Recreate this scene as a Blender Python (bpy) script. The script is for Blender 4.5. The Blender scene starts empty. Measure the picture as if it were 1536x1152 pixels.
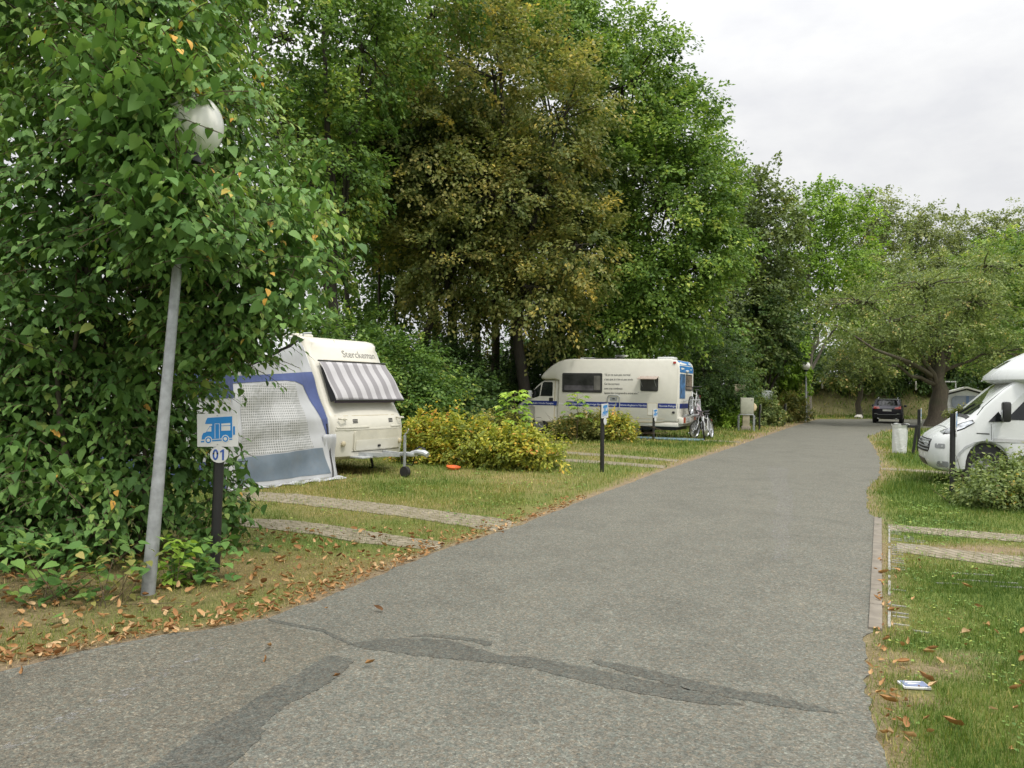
import bpy, bmesh, math, random
import numpy as np
from mathutils import Vector, Matrix
from mathutils.geometry import tessellate_polygon

random.seed(7)
RNG = np.random.default_rng(11)
SC = bpy.context.scene
COL = SC.collection
PI = math.pi
R = math.radians

# ------------------------------------------------------------------ camera
FPX, EYE = 1160.0, 1.65                     # focal length in pixels of a 1536 px wide frame
ROLL, PITCH = R(0.9), math.atan2(9, 1160)
cam_d = bpy.data.cameras.new('camera')
cam_d.sensor_width = 36.0
cam_d.lens = FPX / 1536 * 36.0
cam_d.clip_start, cam_d.clip_end = 0.1, 3000
cam = bpy.data.objects.new('camera', cam_d)
COL.objects.link(cam)
cam.matrix_world = Matrix.Translation((0, 0, EYE)) @ Matrix.Rotation(PI/2 + PITCH, 4, 'X') @ Matrix.Rotation(ROLL, 4, 'Z')
SC.camera = cam

def ray(px, py):
    a, b = px - 768, -(py - 576)
    c, s = math.cos(ROLL), math.sin(ROLL)
    x, z = (a*c - b*s)/FPX, (a*s + b*c)/FPX
    c, s = math.cos(PITCH), math.sin(PITCH)
    return x, c - z*s, s + z*c
def G(px, py, z=0.0):                        # photo pixel -> point on the ground
    d = ray(px, py); t = (z - EYE)/d[2]
    return Vector((d[0]*t, d[1]*t, z))
def at(px, py, Y):                           # photo pixel at depth Y -> point
    d = ray(px, py); t = Y/d[1]
    return Vector((d[0]*t, Y, EYE + d[2]*t))
def base(px, Y, z=0.0):
    p = at(px, 585, Y); return Vector((p.x, Y, z))

# ------------------------------------------------------------------ objects
def empty(name, loc, label, cat, rz=0.0, group=None):
    o = bpy.data.objects.new(name, None); COL.objects.link(o)
    o.location = loc; o.rotation_euler = (0, 0, rz); o.empty_display_size = 0.2
    o['label'] = label; o['category'] = cat
    if group: o['group'] = group
    return o
def tag(o, label, cat, group=None):
    o['label'] = label; o['category'] = cat
    if group: o['group'] = group
    return o
def copy_tree(o, parent=None):
    c = o.copy(); COL.objects.link(c); c.parent = parent
    for ch in list(o.children): copy_tree(ch, c)
    return c
def finish(name, me, mat, parent=None, smooth=None, label=None):
    if mat is not None:
        for m in (mat if isinstance(mat, (list, tuple)) else [mat]): me.materials.append(m)
    if smooth is not None:
        me.shade_smooth(); me.set_sharp_from_angle(angle=R(smooth))
    o = bpy.data.objects.new(name, me); COL.objects.link(o)
    if parent is not None: o.parent = parent
    if label: o['label'] = label
    return o

class MB:
    """collects shapes into one mesh"""
    def __init__(self): self.bm = bmesh.new()
    def add(self, verts, faces, mi=0):
        vs = [self.bm.verts.new(v) for v in verts]
        out = []
        for f in faces:
            try:
                fc = self.bm.faces.new([vs[i] for i in f]); fc.material_index = mi; out.append(fc)
            except ValueError: pass
        return vs, out
    def box(self, c, s, bev=0.0, rot=None, mi=0, seg=2):
        x, y, z = s[0]/2, s[1]/2, s[2]/2
        P = [Vector(p) for p in ((-x,-y,-z),(x,-y,-z),(x,y,-z),(-x,y,-z),(-x,-y,z),(x,-y,z),(x,y,z),(-x,y,z))]
        M = Matrix.Translation(c) @ (rot.to_4x4() if rot else Matrix.Identity(4))
        vs, fs = self.add([M @ p for p in P], [(0,3,2,1),(4,5,6,7),(0,1,5,4),(1,2,6,5),(2,3,7,6),(3,0,4,7)], mi)
        if bev > 0:
            es = list({e for f in fs for e in f.edges})
            bmesh.ops.bevel(self.bm, geom=es, offset=bev, segments=seg, profile=0.5, affect='EDGES')
        return self
    def prism(self, prof, y0, y1, bev=0.0, seg=3, axis='y', mi=0):
        """closed profile (a,b) extruded; axis y: (x,z) along y; axis x: (y,z) along x; axis z: (x,y) along z"""
        def P(a, b, t):
            return {'y': (a, t, b), 'x': (t, a, b), 'z': (a, b, t)}[axis]
        n = len(prof)
        V = [P(a, b, y0) for a, b in prof] + [P(a, b, y1) for a, b in prof]
        F = [tuple(range(n))[::-1], tuple(range(n, 2*n))] + [(i, (i+1) % n, n+(i+1) % n, n+i) for i in range(n)]
        vs, fs = self.add(V, F, mi)
        bmesh.ops.recalc_face_normals(self.bm, faces=fs)
        if bev > 0:
            es = [e for f in fs[:2] for e in f.edges]
            bmesh.ops.bevel(self.bm, geom=es, offset=bev, segments=seg, profile=0.5, affect='EDGES')
        return self
    def tube(self, pts, rad, n=8, cap=True, mi=0):
        pts = [Vector(p) for p in pts]
        if not isinstance(rad, (list, tuple)): rad = [rad]*len(pts)
        rings = []; prev = None
        for i, p in enumerate(pts):
            t = (pts[min(i+1, len(pts)-1)] - pts[max(i-1, 0)]).normalized()
            if prev is None:
                u = t.orthogonal().normalized()
            else:
                u = (prev - t*prev.dot(t)); u = u.normalized() if u.length > 1e-6 else t.orthogonal().normalized()
            prev = u; w = t.cross(u)
            rings.append([self.bm.verts.new(p + (u*math.cos(2*PI*k/n) + w*math.sin(2*PI*k/n))*rad[i]) for k in range(n)])
        for a, b in zip(rings, rings[1:]):
            for k in range(n):
                f = self.bm.faces.new((a[k], a[(k+1) % n], b[(k+1) % n], b[k])); f.material_index = mi
        if cap:
            f = self.bm.faces.new(rings[0][::-1]); f.material_index = mi
            f = self.bm.faces.new(rings[-1]); f.material_index = mi
        return self
    def lathe(self, prof, c=(0,0,0), axis='z', n=20, mi=0):
        """profile (r,h) turned about an axis through c"""
        c = Vector(c); rings = []
        for r, h in prof:
            ring = []
            for k in range(n):
                a = 2*PI*k/n; u, w = r*math.cos(a), r*math.sin(a)
                ring.append(self.bm.verts.new(c + Vector({'z': (u, w, h), 'y': (w, h, u), 'x': (h, u, w)}[axis])))
            rings.append(ring)
        fs = []
        for a, b in zip(rings, rings[1:]):
            for k in range(n):
                fs.append(self.bm.faces.new((a[k], a[(k+1) % n], b[(k+1) % n], b[k])))
        if prof[0][0] > 1e-4: fs.append(self.bm.faces.new(rings[0][::-1]))
        if prof[-1][0] > 1e-4: fs.append(self.bm.faces.new(rings[-1]))
        for f in fs: f.material_index = mi
        return self
    def grid(self, fn, nu, nv, mi=0):
        V = [fn(i/nu, j/nv) for j in range(nv+1) for i in range(nu+1)]
        F = [(j*(nu+1)+i, j*(nu+1)+i+1, (j+1)*(nu+1)+i+1, (j+1)*(nu+1)+i) for j in range(nv) for i in range(nu)]
        self.add(V, F, mi); return self
    def build(self, name, mat, parent=None, smooth=35, label=None, solid=0.0):
        bmesh.ops.remove_doubles(self.bm, verts=self.bm.verts, dist=1e-5)
        bmesh.ops.recalc_face_normals(self.bm, faces=self.bm.faces)
        me = bpy.data.meshes.new(name); self.bm.to_mesh(me); self.bm.free()
        o = finish(name, me, mat, parent, smooth, label)
        if solid:
            md = o.modifiers.new('thick', 'SOLIDIFY'); md.thickness = solid; md.offset = 0
        return o

def np_mesh(name, V, F3=None, F4=None, attrs=None):
    """fast mesh: V (n,3), triangles and quads; attrs name -> per-face floats (triangles first)"""
    me = bpy.data.meshes.new(name)
    F3 = np.zeros((0,3), np.int32) if F3 is None else np.asarray(F3, np.int32)
    F4 = np.zeros((0,4), np.int32) if F4 is None else np.asarray(F4, np.int32)
    nl, npol = F3.size + F4.size, len(F3) + len(F4)
    me.vertices.add(len(V)); me.vertices.foreach_set('co', np.ascontiguousarray(V, np.float32).ravel())
    me.loops.add(nl); me.loops.foreach_set('vertex_index', np.concatenate([F3.ravel(), F4.ravel()]).astype(np.int32))
    me.polygons.add(npol)
    ls = np.concatenate([np.arange(len(F3))*3, F3.size + np.arange(len(F4))*4]).astype(np.int32)
    me.polygons.foreach_set('loop_start', ls)
    for k, v in (attrs or {}).items():
        a = me.attributes.new(k, 'FLOAT', 'FACE'); a.data.foreach_set('value', np.ascontiguousarray(v, np.float32))
    me.update(calc_edges=True)
    return me

def text_mesh(body, size, xs=1.0, extrude=0.002):
    cu = bpy.data.curves.new('t', 'FONT'); cu.body = body; cu.size = size; cu.extrude = extrude; cu.resolution_u = 3
    o = bpy.data.objects.new('t', cu); COL.objects.link(o)
    dg = bpy.context.evaluated_depsgraph_get(); dg.update()
    me = bpy.data.meshes.new_from_object(o.evaluated_get(dg))
    bpy.data.objects.remove(o); bpy.data.curves.remove(cu)
    me.materials.clear(); me.transform(Matrix.Diagonal((xs, 1, 1, 1)))
    return me
def text_width(me):
    xs = [v.co.x for v in me.vertices]; return max(xs) - min(xs), min(xs)

# ------------------------------------------------------------------ materials
class NT:
    def __init__(self, name):
        self.m = bpy.data.materials.new(name); self.m.use_nodes = True
        self.t = self.m.node_tree; self.n = self.t.nodes; self.l = self.t.links
        self.bsdf = self.n['Principled BSDF']; self.out = self.n['Material Output']
    def node(self, typ, **kw):
        nd = self.n.new(typ)
        for k, v in kw.items():
            if k.startswith('_'): nd.inputs[int(k[1:])].default_value = v
            else: setattr(nd, k, v)
        return nd
    def link(self, a, b): self.l.new(a, b)
    def coord(self, which='Object'):
        return self.node('ShaderNodeTexCoord').outputs[which]
    def noise(self, scale, detail=4, rough=0.55, co=None, dist=0.0):
        nd = self.node('ShaderNodeTexNoise'); nd.inputs['Scale'].default_value = scale
        nd.inputs['Detail'].default_value = detail; nd.inputs['Roughness'].default_value = rough
        nd.inputs['Distortion'].default_value = dist
        self.link(co if co is not None else self.coord(), nd.inputs['Vector']); return nd.outputs['Fac']
    def ramp(self, fac, stops):
        nd = self.node('ShaderNodeValToRGB'); el = nd.color_ramp.elements
        while len(el) < len(stops): el.new(0.5)
        for e, (p, c) in zip(el, stops): e.position = p; e.color = (*c, 1) if len(c) == 3 else c
        self.link(fac, nd.inputs['Fac']); return nd.outputs['Color']
    def mix(self, fac, a, b, mode='MIX'):
        nd = self.node('ShaderNodeMix', data_type='RGBA', blend_type=mode)
        for s, v in ((nd.inputs[0], fac), (nd.inputs[6], a), (nd.inputs[7], b)):
            if hasattr(v, 'is_linked'): self.link(v, s)
            else: s.default_value = v if not isinstance(v, tuple) or len(v) == 4 else (*v, 1)
        return nd.outputs[2]
    def math(self, op, a, b=0.0, c=0.0):
        nd = self.node('ShaderNodeMath', operation=op)
        for s, v in zip(nd.inputs, (a, b, c)):
            if hasattr(v, 'is_linked'): self.link(v, s)
            else: s.default_value = v
        return nd.outputs[0]
    def bump(self, h, strength=0.3, dist=0.01):
        nd = self.node('ShaderNodeBump'); nd.inputs['Strength'].default_value = strength; nd.inputs['Distance'].default_value = dist
        self.link(h, nd.inputs['Height']); self.link(nd.outputs['Normal'], self.bsdf.inputs['Normal'])
    def set(self, color=None, rough=None, metal=None, spec=None):
        b = self.bsdf
        if color is not None:
            if hasattr(color, 'is_linked'): self.link(color, b.inputs['Base Color'])
            else: b.inputs['Base Color'].default_value = (*color, 1)
        if rough is not None:
            if hasattr(rough, 'is_linked'): self.link(rough, b.inputs['Roughness'])
            else: b.inputs['Roughness'].default_value = rough
        if metal is not None: b.inputs['Metallic'].default_value = metal
        if spec is not None: b.inputs['Specular IOR Level'].default_value = spec
        return self.m

def sc(c, k): return tuple(min(1, v*k) for v in c)
def M_plain(name, c, rough=0.5, metal=0.0, var=0.12, scale=6, dirt=0.0, dirtc=(.16,.13,.09), bump=0.0, bscale=60, spec=0.5):
    """paint / plastic / metal with slight mottling and optional grime"""
    t = NT(name)
    col = t.ramp(t.noise(scale, 5), [(0.3, sc(c, 1-var)), (0.7, sc(c, 1+var*0.6))])
    if dirt:
        f = t.ramp(t.noise(3.1, 8, 0.7), [(0.48, (0,0,0)), (0.75, (dirt,)*3)])
        col = t.mix(f, col, dirtc)
    rr = t.math('ADD', t.math('MULTIPLY', t.noise(scale*2.3, 4), 0.25), rough - 0.12)
    if bump: t.bump(t.noise(bscale, 3), bump, 0.004)
    return t.set(col, rr, metal, spec)
def M_leaf(name, stops, rough=0.5, trans=0.42, spec=0.28, boost=2.3):
    """leaf colour by each leaf's own tint; light passes through"""
    t = NT(name); stops = [(p, tuple(min(.9, v*boost) for v in (c[0]+.05*c[1], c[1], c[2]+.02*c[1]))) for p, c in stops]
    at_ = t.node('ShaderNodeAttribute', attribute_name='tint')
    f = t.math('ADD', at_.outputs['Fac'], t.math('MULTIPLY', t.math('SUBTRACT', t.noise(0.55, 3), 0.5), 0.55))
    col = t.ramp(f, stops)
    t.set(col, rough, 0, spec)
    tr = t.node('ShaderNodeBsdfTranslucent'); t.link(t.mix(0.6, col, (1.0, 1.0, 0.35, 1), 'MULTIPLY'), tr.inputs['Color'])
    mx = t.node('ShaderNodeMixShader'); mx.inputs[0].default_value = trans
    t.link(t.bsdf.outputs[0], mx.inputs[1]); t.link(tr.outputs[0], mx.inputs[2]); t.link(mx.outputs[0], t.out.inputs['Surface'])
    return t.m
def M_bark(name, c=(.11,.09,.065), c2=(.05,.042,.034)):
    t = NT(name)
    co = t.node('ShaderNodeMapping'); co.inputs['Scale'].default_value = (1, 1, 0.22); t.link(t.coord(), co.inputs['Vector'])
    n = t.noise(14, 8, 0.7, co.outputs[0], 0.4)
    col = t.ramp(n, [(0.3, c2), (0.62, c), (0.8, sc(c, 1.5))])
    moss = t.ramp(t.noise(2.0, 5), [(0.5, (0,0,0)), (0.8, (.55,.55,.55))])
    t.bump(n, 0.8, 0.02)
    return t.set(t.mix(moss, col, (.05,.07,.03)), 0.9)
def M_glass(name, c=(.012,.014,.015), rough=0.06, var=0.5):
    t = NT(name)
    col = t.ramp(t.noise(1.6, 3), [(0.35, sc(c, 1-var)), (0.7, sc(c, 1+var))])
    return t.set(col, rough, 0, 0.6)

MAT = {}
MAT['white_paint'] = M_plain('white_paint', (.61,.63,.625), .25, var=.025, scale=2)
MAT['cream_shell'] = M_plain('cream_shell', (.62,.60,.525), .38, var=.04, dirt=.12, dirtc=(.52,.46,.33))
MAT['cream_shell_dull'] = M_plain('cream_shell_dull', (.57,.545,.455), .5, dirt=.3, dirtc=(.35,.30,.20))
MAT['cream_camper'] = M_plain('cream_camper', (.67,.655,.585), .4, var=.04, dirt=.12, dirtc=(.52,.48,.36))
MAT['cream_dark'] = M_plain('cream_dark', (.50,.44,.30), .5, dirt=.3)
MAT['blue_vinyl'] = M_plain('blue_vinyl', (.012,.030,.20), .35)
MAT['sign_blue'] = M_plain('sign_blue', (.012,.20,.52), .35)
MAT['rear_blue'] = M_plain('rear_blue', (.02,.17,.45), .35, var=.3, scale=3)
MAT['dark_blue'] = M_plain('dark_blue', (.015,.06,.22), .4)
MAT['sign_white'] = M_plain('sign_white', (.62,.63,.62), .4, dirt=.2, dirtc=(.4,.38,.32))
MAT['white_letter'] = M_plain('white_letter', (.72,.74,.78), .5)
MAT['dark_letter'] = M_plain('dark_letter', (.05,.05,.05), .5)
MAT['grey_letter'] = M_plain('grey_letter', (.27,.26,.24), .5)
MAT['glass'] = M_glass('glass')
MAT['window_grey'] = M_glass('window_grey', (.045,.045,.045), .12)
MAT['window_soft'] = M_glass('window_soft', (.19,.15,.12), .2)
MAT['windscreen'] = M_glass('windscreen', (.035,.045,.035), .05)
MAT['black_plastic'] = M_plain('black_plastic', (.018,.018,.019), .5, bump=.15)
MAT['rubber'] = M_plain('rubber', (.022,.021,.020), .8, bump=.3)
MAT['seal'] = M_plain('seal', (.03,.03,.03), .6)
MAT['post_black'] = M_plain('post_black', (.016,.016,.017), .45, dirt=.25, dirtc=(.06,.06,.05))
MAT['galvanised'] = M_plain('galvanised', (.36,.38,.39), .48, .35, var=.28, scale=14, dirt=.4, dirtc=(.22,.22,.19), bump=.15)
MAT['galv_light'] = M_plain('galv_light', (.50,.52,.53), .45, .4, var=.2, scale=12)
MAT['chrome'] = M_plain('chrome', (.65,.66,.67), .2, .9)
MAT['alloy'] = M_plain('alloy', (.42,.43,.44), .35, .6)
MAT['opal'] = M_plain('opal', (.86,.85,.82), .25, var=.03, dirt=.12, dirtc=(.66,.64,.58))
def M_opal(name, c):
    t = NT(name); t.set(t.ramp(t.noise(5, 4), [(.3, sc(c, .95)), (.7, c)]), .25)
    tr = t.node('ShaderNodeBsdfTranslucent'); tr.inputs['Color'].default_value = (*c, 1)
    mx = t.node('ShaderNodeMixShader'); mx.inputs[0].default_value = .04
    t.link(t.bsdf.outputs[0], mx.inputs[1]); t.link(tr.outputs[0], mx.inputs[2]); t.link(mx.outputs[0], t.out.inputs['Surface']); return t.m
MAT['opal'] = M_opal('opal_plastic', (.90,.89,.86))
MAT['red_lens'] = M_plain('red_lens', (.34,.03,.02), .15)
MAT['orange_lens'] = M_plain('orange_lens', (.62,.17,.02), .2)
MAT['clear_lens'] = M_plain('clear_lens', (.42,.44,.46), .05, .6, var=.5, scale=14)
MAT['car_paint'] = M_plain('car_paint', (.026,.024,.036), .22, .2)
MAT['plate_white'] = M_plain('plate_white', (.72,.72,.70), .4)
MAT['tan_box'] = M_plain('tan_box', (.40,.36,.25), .6, dirt=.4)
MAT['cabinet_beige'] = M_plain('cabinet_beige', (.40,.41,.33), .55, dirt=.2)
MAT['cover_cream'] = M_plain('cover_cream', (.66,.54,.34), .5)
MAT['grey_panel'] = M_plain('grey_panel', (.33,.37,.36), .45, .2, dirt=.3)
MAT['brick_base'] = M_plain('brick_base', (.30,.26,.21), .85, var=.3, scale=20, bump=.4)
MAT['mat_blue'] = M_plain('mat_blue', (.12,.19,.23), .8, var=.25, scale=18, bump=.3)
MAT['orange_plastic'] = M_plain('orange_plastic', (.66,.13,.035), .4)
MAT['cloth_pink'] = M_plain('cloth_pink', (.72,.62,.68), .8)
MAT['roof_white'] = M_plain('roof_white', (.80,.80,.78), .5, dirt=.1)
MAT['wall_white'] = M_plain('wall_white', (.82,.83,.84), .6)
MAT['curtain_blue'] = M_plain('curtain_blue', (.16,.24,.42), .7)
MAT['curtain_grey'] = M_plain('curtain_grey', (.34,.38,.46), .7)
MAT['stone'] = M_plain('stone', (.58,.56,.52), .9, bump=.4)
MAT['concrete'] = M_plain('concrete', (.195,.172,.138), .9, var=.25, scale=9, dirt=.5, bump=.3)
MAT['fabric_grey'] = M_plain('fabric_grey', (.38,.39,.40), .85, var=.08, scale=4, dirt=.2, dirtc=(.3,.3,.28), bump=.15, bscale=200)
MAT['fabric_light'] = M_plain('fabric_light', (.42,.43,.44), .85, var=.06, scale=4, bump=.15, bscale=200)
MAT['fabric_blue'] = M_plain('fabric_blue', (.070,.095,.225), .85, var=.12, bump=.15, bscale=200)
MAT['fabric_slate'] = M_plain('fabric_slate', (.135,.175,.215), .8, var=.12, dirt=.3, bump=.15, bscale=200)
MAT['bark'] = M_bark('bark')
MAT['bark_dark'] = M_bark('bark_dark', (.05,.042,.032), (.022,.019,.016))
MAT['bark_pale'] = M_bark('bark_pale', (.22,.20,.165), (.09,.08,.065))
MAT['twig'] = M_bark('twig', (.13,.095,.055), (.06,.045,.03))
# ------------------------------------------------------------------ foliage
def unit(a): return a / np.maximum(np.linalg.norm(a, axis=1, keepdims=True), 1e-9)
SHAPES = {
 'rhomb': (np.array([(0,0,0),(.45,.36,.07),(1,0,-.06),(.45,-.36,.07)], float), [(0,1,2),(0,2,3)], []),
 'slim':  (np.array([(0,0,0),(.45,.16,.03),(1,0,-.10),(.45,-.16,.03)], float), [(0,1,2),(0,2,3)], []),
 'maple': (np.array([(.28,0,.05),(0,0,0),(.0,.40,-.05),(.30,.24,0),(.62,.55,-.12),(.60,.20,0),(1,0,-.16),(.60,-.20,0),(.62,-.55,-.12),(.30,-.24,0),(.0,-.40,-.05)], float),
           [(0,i,i+1) for i in range(1,10)] + [(0,10,1)], []),
 'heart': (np.array([(0,0,0),(.35,0,-.04),(.70,0,-.11),(1.08,0,-.30),(-.05,.22,.03),(.22,.42,.04),(.62,.31,-.04),(-.05,-.22,.03),(.22,-.42,.04),(.62,-.31,-.04)], float),
           [(2,3,6),(2,9,3)], [(0,1,5,4),(1,2,6,5),(0,7,8,1),(1,8,9,2)]),
 'curl': (np.array([(0,0,0),(.35,0,-.02),(.70,0,.02),(1.08,0,.26),(-.05,.22,.10),(.22,.36,.30),(.62,.26,.22),(-.05,-.22,.14),(.22,-.40,.20),(.62,-.31,.30)], float),
           [(2,3,6),(2,9,3)], [(0,1,5,4),(1,2,6,5),(0,7,8,1),(1,8,9,2)]),
 'blade': (np.array([(0,.5,0),(0,-.5,0),(.55,.36,.04),(.55,-.36,.04),(1,0,.16)], float), [(2,3,4)], [(0,1,3,2)]),
}
def leaf_mesh(name, P, F, N, size, tint, shape='rhomb', width=1.0):
    T, f3, f4 = SHAPES[shape]
    P, F, N = np.asarray(P, float), unit(np.asarray(F, float)), np.asarray(N, float)
    S = unit(np.cross(N, F)); N = np.cross(F, S)
    n, k = len(P), len(T)
    sz = np.broadcast_to(np.asarray(size, float), (n,))[:, None, None]
    wd = np.broadcast_to(np.asarray(width, float), (n,))[:, None, None]
    V = P[:, None, :] + sz*(T[None, :, 0:1]*F[:, None, :] + wd*T[None, :, 1:2]*S[:, None, :] + T[None, :, 2:3]*N[:, None, :])
    off = (np.arange(n)*k)[:, None, None]
    F3 = (np.array(f3, int).reshape(-1, 3)[None] + off).reshape(-1, 3)
    F4 = (np.array(f4, int).reshape(-1, 4)[None] + off).reshape(-1, 4)
    tint = np.broadcast_to(np.asarray(tint, float), (n,))
    att = np.concatenate([np.repeat(tint, len(f3)), np.repeat(tint, len(f4))])
    return np_mesh(name, V.reshape(-1, 3), F3, F4, {'tint': att})

def lobe(px, py, d, rpx, rpy, rd):           # a crown lobe: centre seen at a pixel at depth d, real radii in metres
    c = at(px, py, d); return (c.x, c.y, c.z, rpx*d/FPX, rd, rpy*d/FPX)
def cloud(lobes, n, rng, shell=0.5, rej=0.72, wob=0.14, zmin=0.05):
    L = np.array(lobes, float); w = (L[:, 3]*L[:, 4]*L[:, 5])**(2/3); w /= w.sum()
    pk = rng.choice(len(L), n, p=w); D = unit(rng.normal(size=(n, 3)))
    ph = rng.uniform(0, 6.28, (len(L), 3))[pk]
    wv = 1 + wob*(np.sin(3.1*D[:, 0]+ph[:, 0]) + np.sin(4.3*D[:, 1]+ph[:, 1]) + np.sin(3.7*D[:, 2]+ph[:, 2])*.8 + np.sin(8*D[:, 0]+5*D[:, 2]+ph[:, 1])*.5)
    r = (1 - shell*rng.random(n)**1.5)*wv
    P = L[pk, :3] + D*r[:, None]*L[pk, 3:6]
    O = unit(D / L[pk, 3:6])
    keep = P[:, 2] > zmin
    for i in range(len(L)):
        q = np.linalg.norm((P - L[i, :3])/L[i, 3:6], axis=1)
        keep &= ~((q < rej) & (pk != i) & (rng.random(n) < 0.85))
    return P[keep], O[keep]
def sprays(P, O, m, s, rng, droop=0.15, flat=0.14, up=0.8):
    n = len(P)
    A = unit(O*0.8 + rng.normal(size=(n, 3))*[.5, .5, .25] + [0, 0, -droop])
    Lt = unit(np.cross(A, [0, 0, 1.0]) + rng.normal(size=(n, 3))*.15)
    ss = s*rng.uniform(.6, 1.35, n)
    t = rng.uniform(-.35, 1, (n, m)); u = rng.uniform(-1, 1, (n, m))*(.62 - .3*np.maximum(t, 0)); v = rng.normal(size=(n, m))*flat
    Q = P[:, None] + ss[:, None, None]*(t[..., None]*A[:, None] + u[..., None]*Lt[:, None] + v[..., None]*np.array([0, 0, 1.0]))
    Q[..., 2] -= (droop*ss[:, None]*np.maximum(t, 0)**2)
    sg = np.sign(u)[..., None]
    F = A[:, None]*.6 + sg*Lt[:, None]*.55 + rng.normal(size=(n, m, 3))*.35 + np.array([0, 0, -.3])
    N = np.array([0, 0, up]) + O[:, None]*.35 + rng.normal(size=(n, m, 3))*.42
    return Q.reshape(-1, 3), F.reshape(-1, 3), N.reshape(-1, 3), A

def crown(name, lobes, ncl, m, size, spray, mat, parent, seed, tint=(.5, .2, .16), shell=.5, rej=.72, shape='rhomb', droop=.15, zmin=.05, wob=.14, flat=.14, width=1.0, skirt=None):
    rng = np.random.default_rng(seed)
    P, O = cloud(lobes, ncl, rng, shell, rej, wob, zmin)
    Q, F, N, A = sprays(P, O, m, spray, rng, droop, flat)
    tc = np.repeat(rng.normal(0, tint[1], len(P)), m) + rng.normal(0, tint[2], len(Q)) + tint[0]
    Q[:, 2] = np.maximum(Q[:, 2], .02)
    me = leaf_mesh(name, Q, F, N, size*rng.uniform(.65, 1.3, len(Q)), np.clip(tc, 0, 1), shape, width)
    return finish(name, me, mat, parent), P

def limb_pts(a, b, n, sag, rng, wob):
    a, b = Vector(a), Vector(b); out = []
    for i in range(n+1):
        t = i/n; p = a.lerp(b, t); s = math.sin(PI*t)
        p.z += sag*s; p += Vector(rng.normal(size=3)*wob)*s; out.append(p)
    return out
def trunk(parent, b, lobes, r, h0, top, P, mat, seed, ntw=40, limbs=True, stems=1, spread=.25, name='trunk', lf=.5):
    rng = np.random.default_rng(seed+900); mb = MB(); b = Vector(b)
    L = np.array(lobes); c = L[:, :3].mean(axis=0)
    for s in range(stems):
        tp = Vector(top) if top is not None else Vector((c[0]*.7+b.x*.3, c[1]*.7+b.y*.3, L[:, 2].max()))
        bb = b + Vector((rng.normal()*spread, rng.normal()*spread, 0)) if stems > 1 else b
        if stems > 1: tp = tp + Vector(rng.normal(size=3)*[spread*3, spread*3, .3])
        pts = limb_pts(bb - Vector((0, 0, .1)), tp, 9, 0, rng, min(r*.6, .10))
        rad = [r*(1.35 if i == 0 else 1.0)*(1 - .82*i/9) for i in range(10)]
        mb.tube(pts, rad, 10)
    if limbs:
        tp = tp
        for i, l in enumerate(lobes):
            hz = min(max(h0 + rng.random()*1.2, .3), max(l[2] - .4, .4)); t = min(1, hz/max(tp.z, .1))
            a = b.lerp(tp, t)
            pts = limb_pts(a, l[:3], 6, rng.uniform(-.1, .35), rng, min(r*.7, .16))
            mb.tube(pts, [r*lf*(1-.8*k/6) for k in range(7)], 6)
        if len(P):
            for j in rng.choice(len(P), min(ntw, len(P)), replace=False):
                q = P[j]; i = int(np.argmin(np.linalg.norm((L[:, :3]-q)/L[:, 3:6], axis=1)))
                a = Vector(L[i, :3]).lerp(Vector(q), -.15)
                mb.tube(limb_pts(a, q, 4, .05, rng, .08), [r*.28*lf*(1-.75*k/4)+.004 for k in range(5)], 5, cap=False)
    return mb.build(name, mat, parent, smooth=60)

def tree(name, label, cat, b, lobes, ncl, m, size, spray, lmat, bmat='bark', r=.2, h0=2.5, top=None, ntw=40, seed=1, group=None, stems=1, spread=.25, limbs=True, crown_name='crown', lf=.5, **kw):
    root = empty(name, (0, 0, 0), label, cat, 0, group)
    co, P = crown(crown_name, lobes, ncl, m, size, spray, MAT[lmat], root, seed, **kw)
    trunk(root, b, lobes, r, h0, top, P, MAT[bmat], seed, ntw, limbs, stems, spread, 'trunk' if cat == 'tree' else 'stem', lf)
    root.location = Vector(b)                # the Empty stands at the foot; parts keep their place
    for ch in root.children: ch.matrix_parent_inverse = Matrix.Translation(-Vector(b))
    return root

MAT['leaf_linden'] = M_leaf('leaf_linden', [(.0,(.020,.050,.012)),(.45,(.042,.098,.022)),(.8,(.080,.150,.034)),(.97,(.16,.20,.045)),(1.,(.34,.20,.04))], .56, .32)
MAT['leaf_green'] = M_leaf('leaf_green', [(.0,(.020,.046,.011)),(.5,(.056,.110,.023)),(.85,(.115,.175,.038)),(1.,(.20,.23,.05))])
MAT['leaf_maple'] = M_leaf('leaf_maple', [(.0,(.024,.056,.011)),(.45,(.070,.130,.025)),(.8,(.135,.205,.042)),(1.,(.23,.27,.055))])
MAT['leaf_brown'] = M_leaf('leaf_brown', [(.0,(.034,.054,.015)),(.4,(.086,.108,.031)),(.68,(.145,.148,.046)),(.88,(.205,.185,.054)),(1.,(.32,.26,.06))])
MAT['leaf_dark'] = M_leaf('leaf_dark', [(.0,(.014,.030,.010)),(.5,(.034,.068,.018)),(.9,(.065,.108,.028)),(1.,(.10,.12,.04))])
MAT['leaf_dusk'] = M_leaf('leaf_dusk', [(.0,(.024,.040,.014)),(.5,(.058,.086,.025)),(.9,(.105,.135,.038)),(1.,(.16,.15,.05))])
MAT['leaf_bright'] = M_leaf('leaf_bright', [(.0,(.045,.090,.014)),(.5,(.110,.190,.026)),(.9,(.190,.280,.040)),(1.,(.26,.32,.06))])
MAT['leaf_grey'] = M_leaf('leaf_grey', [(.0,(.045,.068,.025)),(.5,(.100,.130,.048)),(.9,(.165,.195,.080)),(1.,(.22,.24,.11))])
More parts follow.
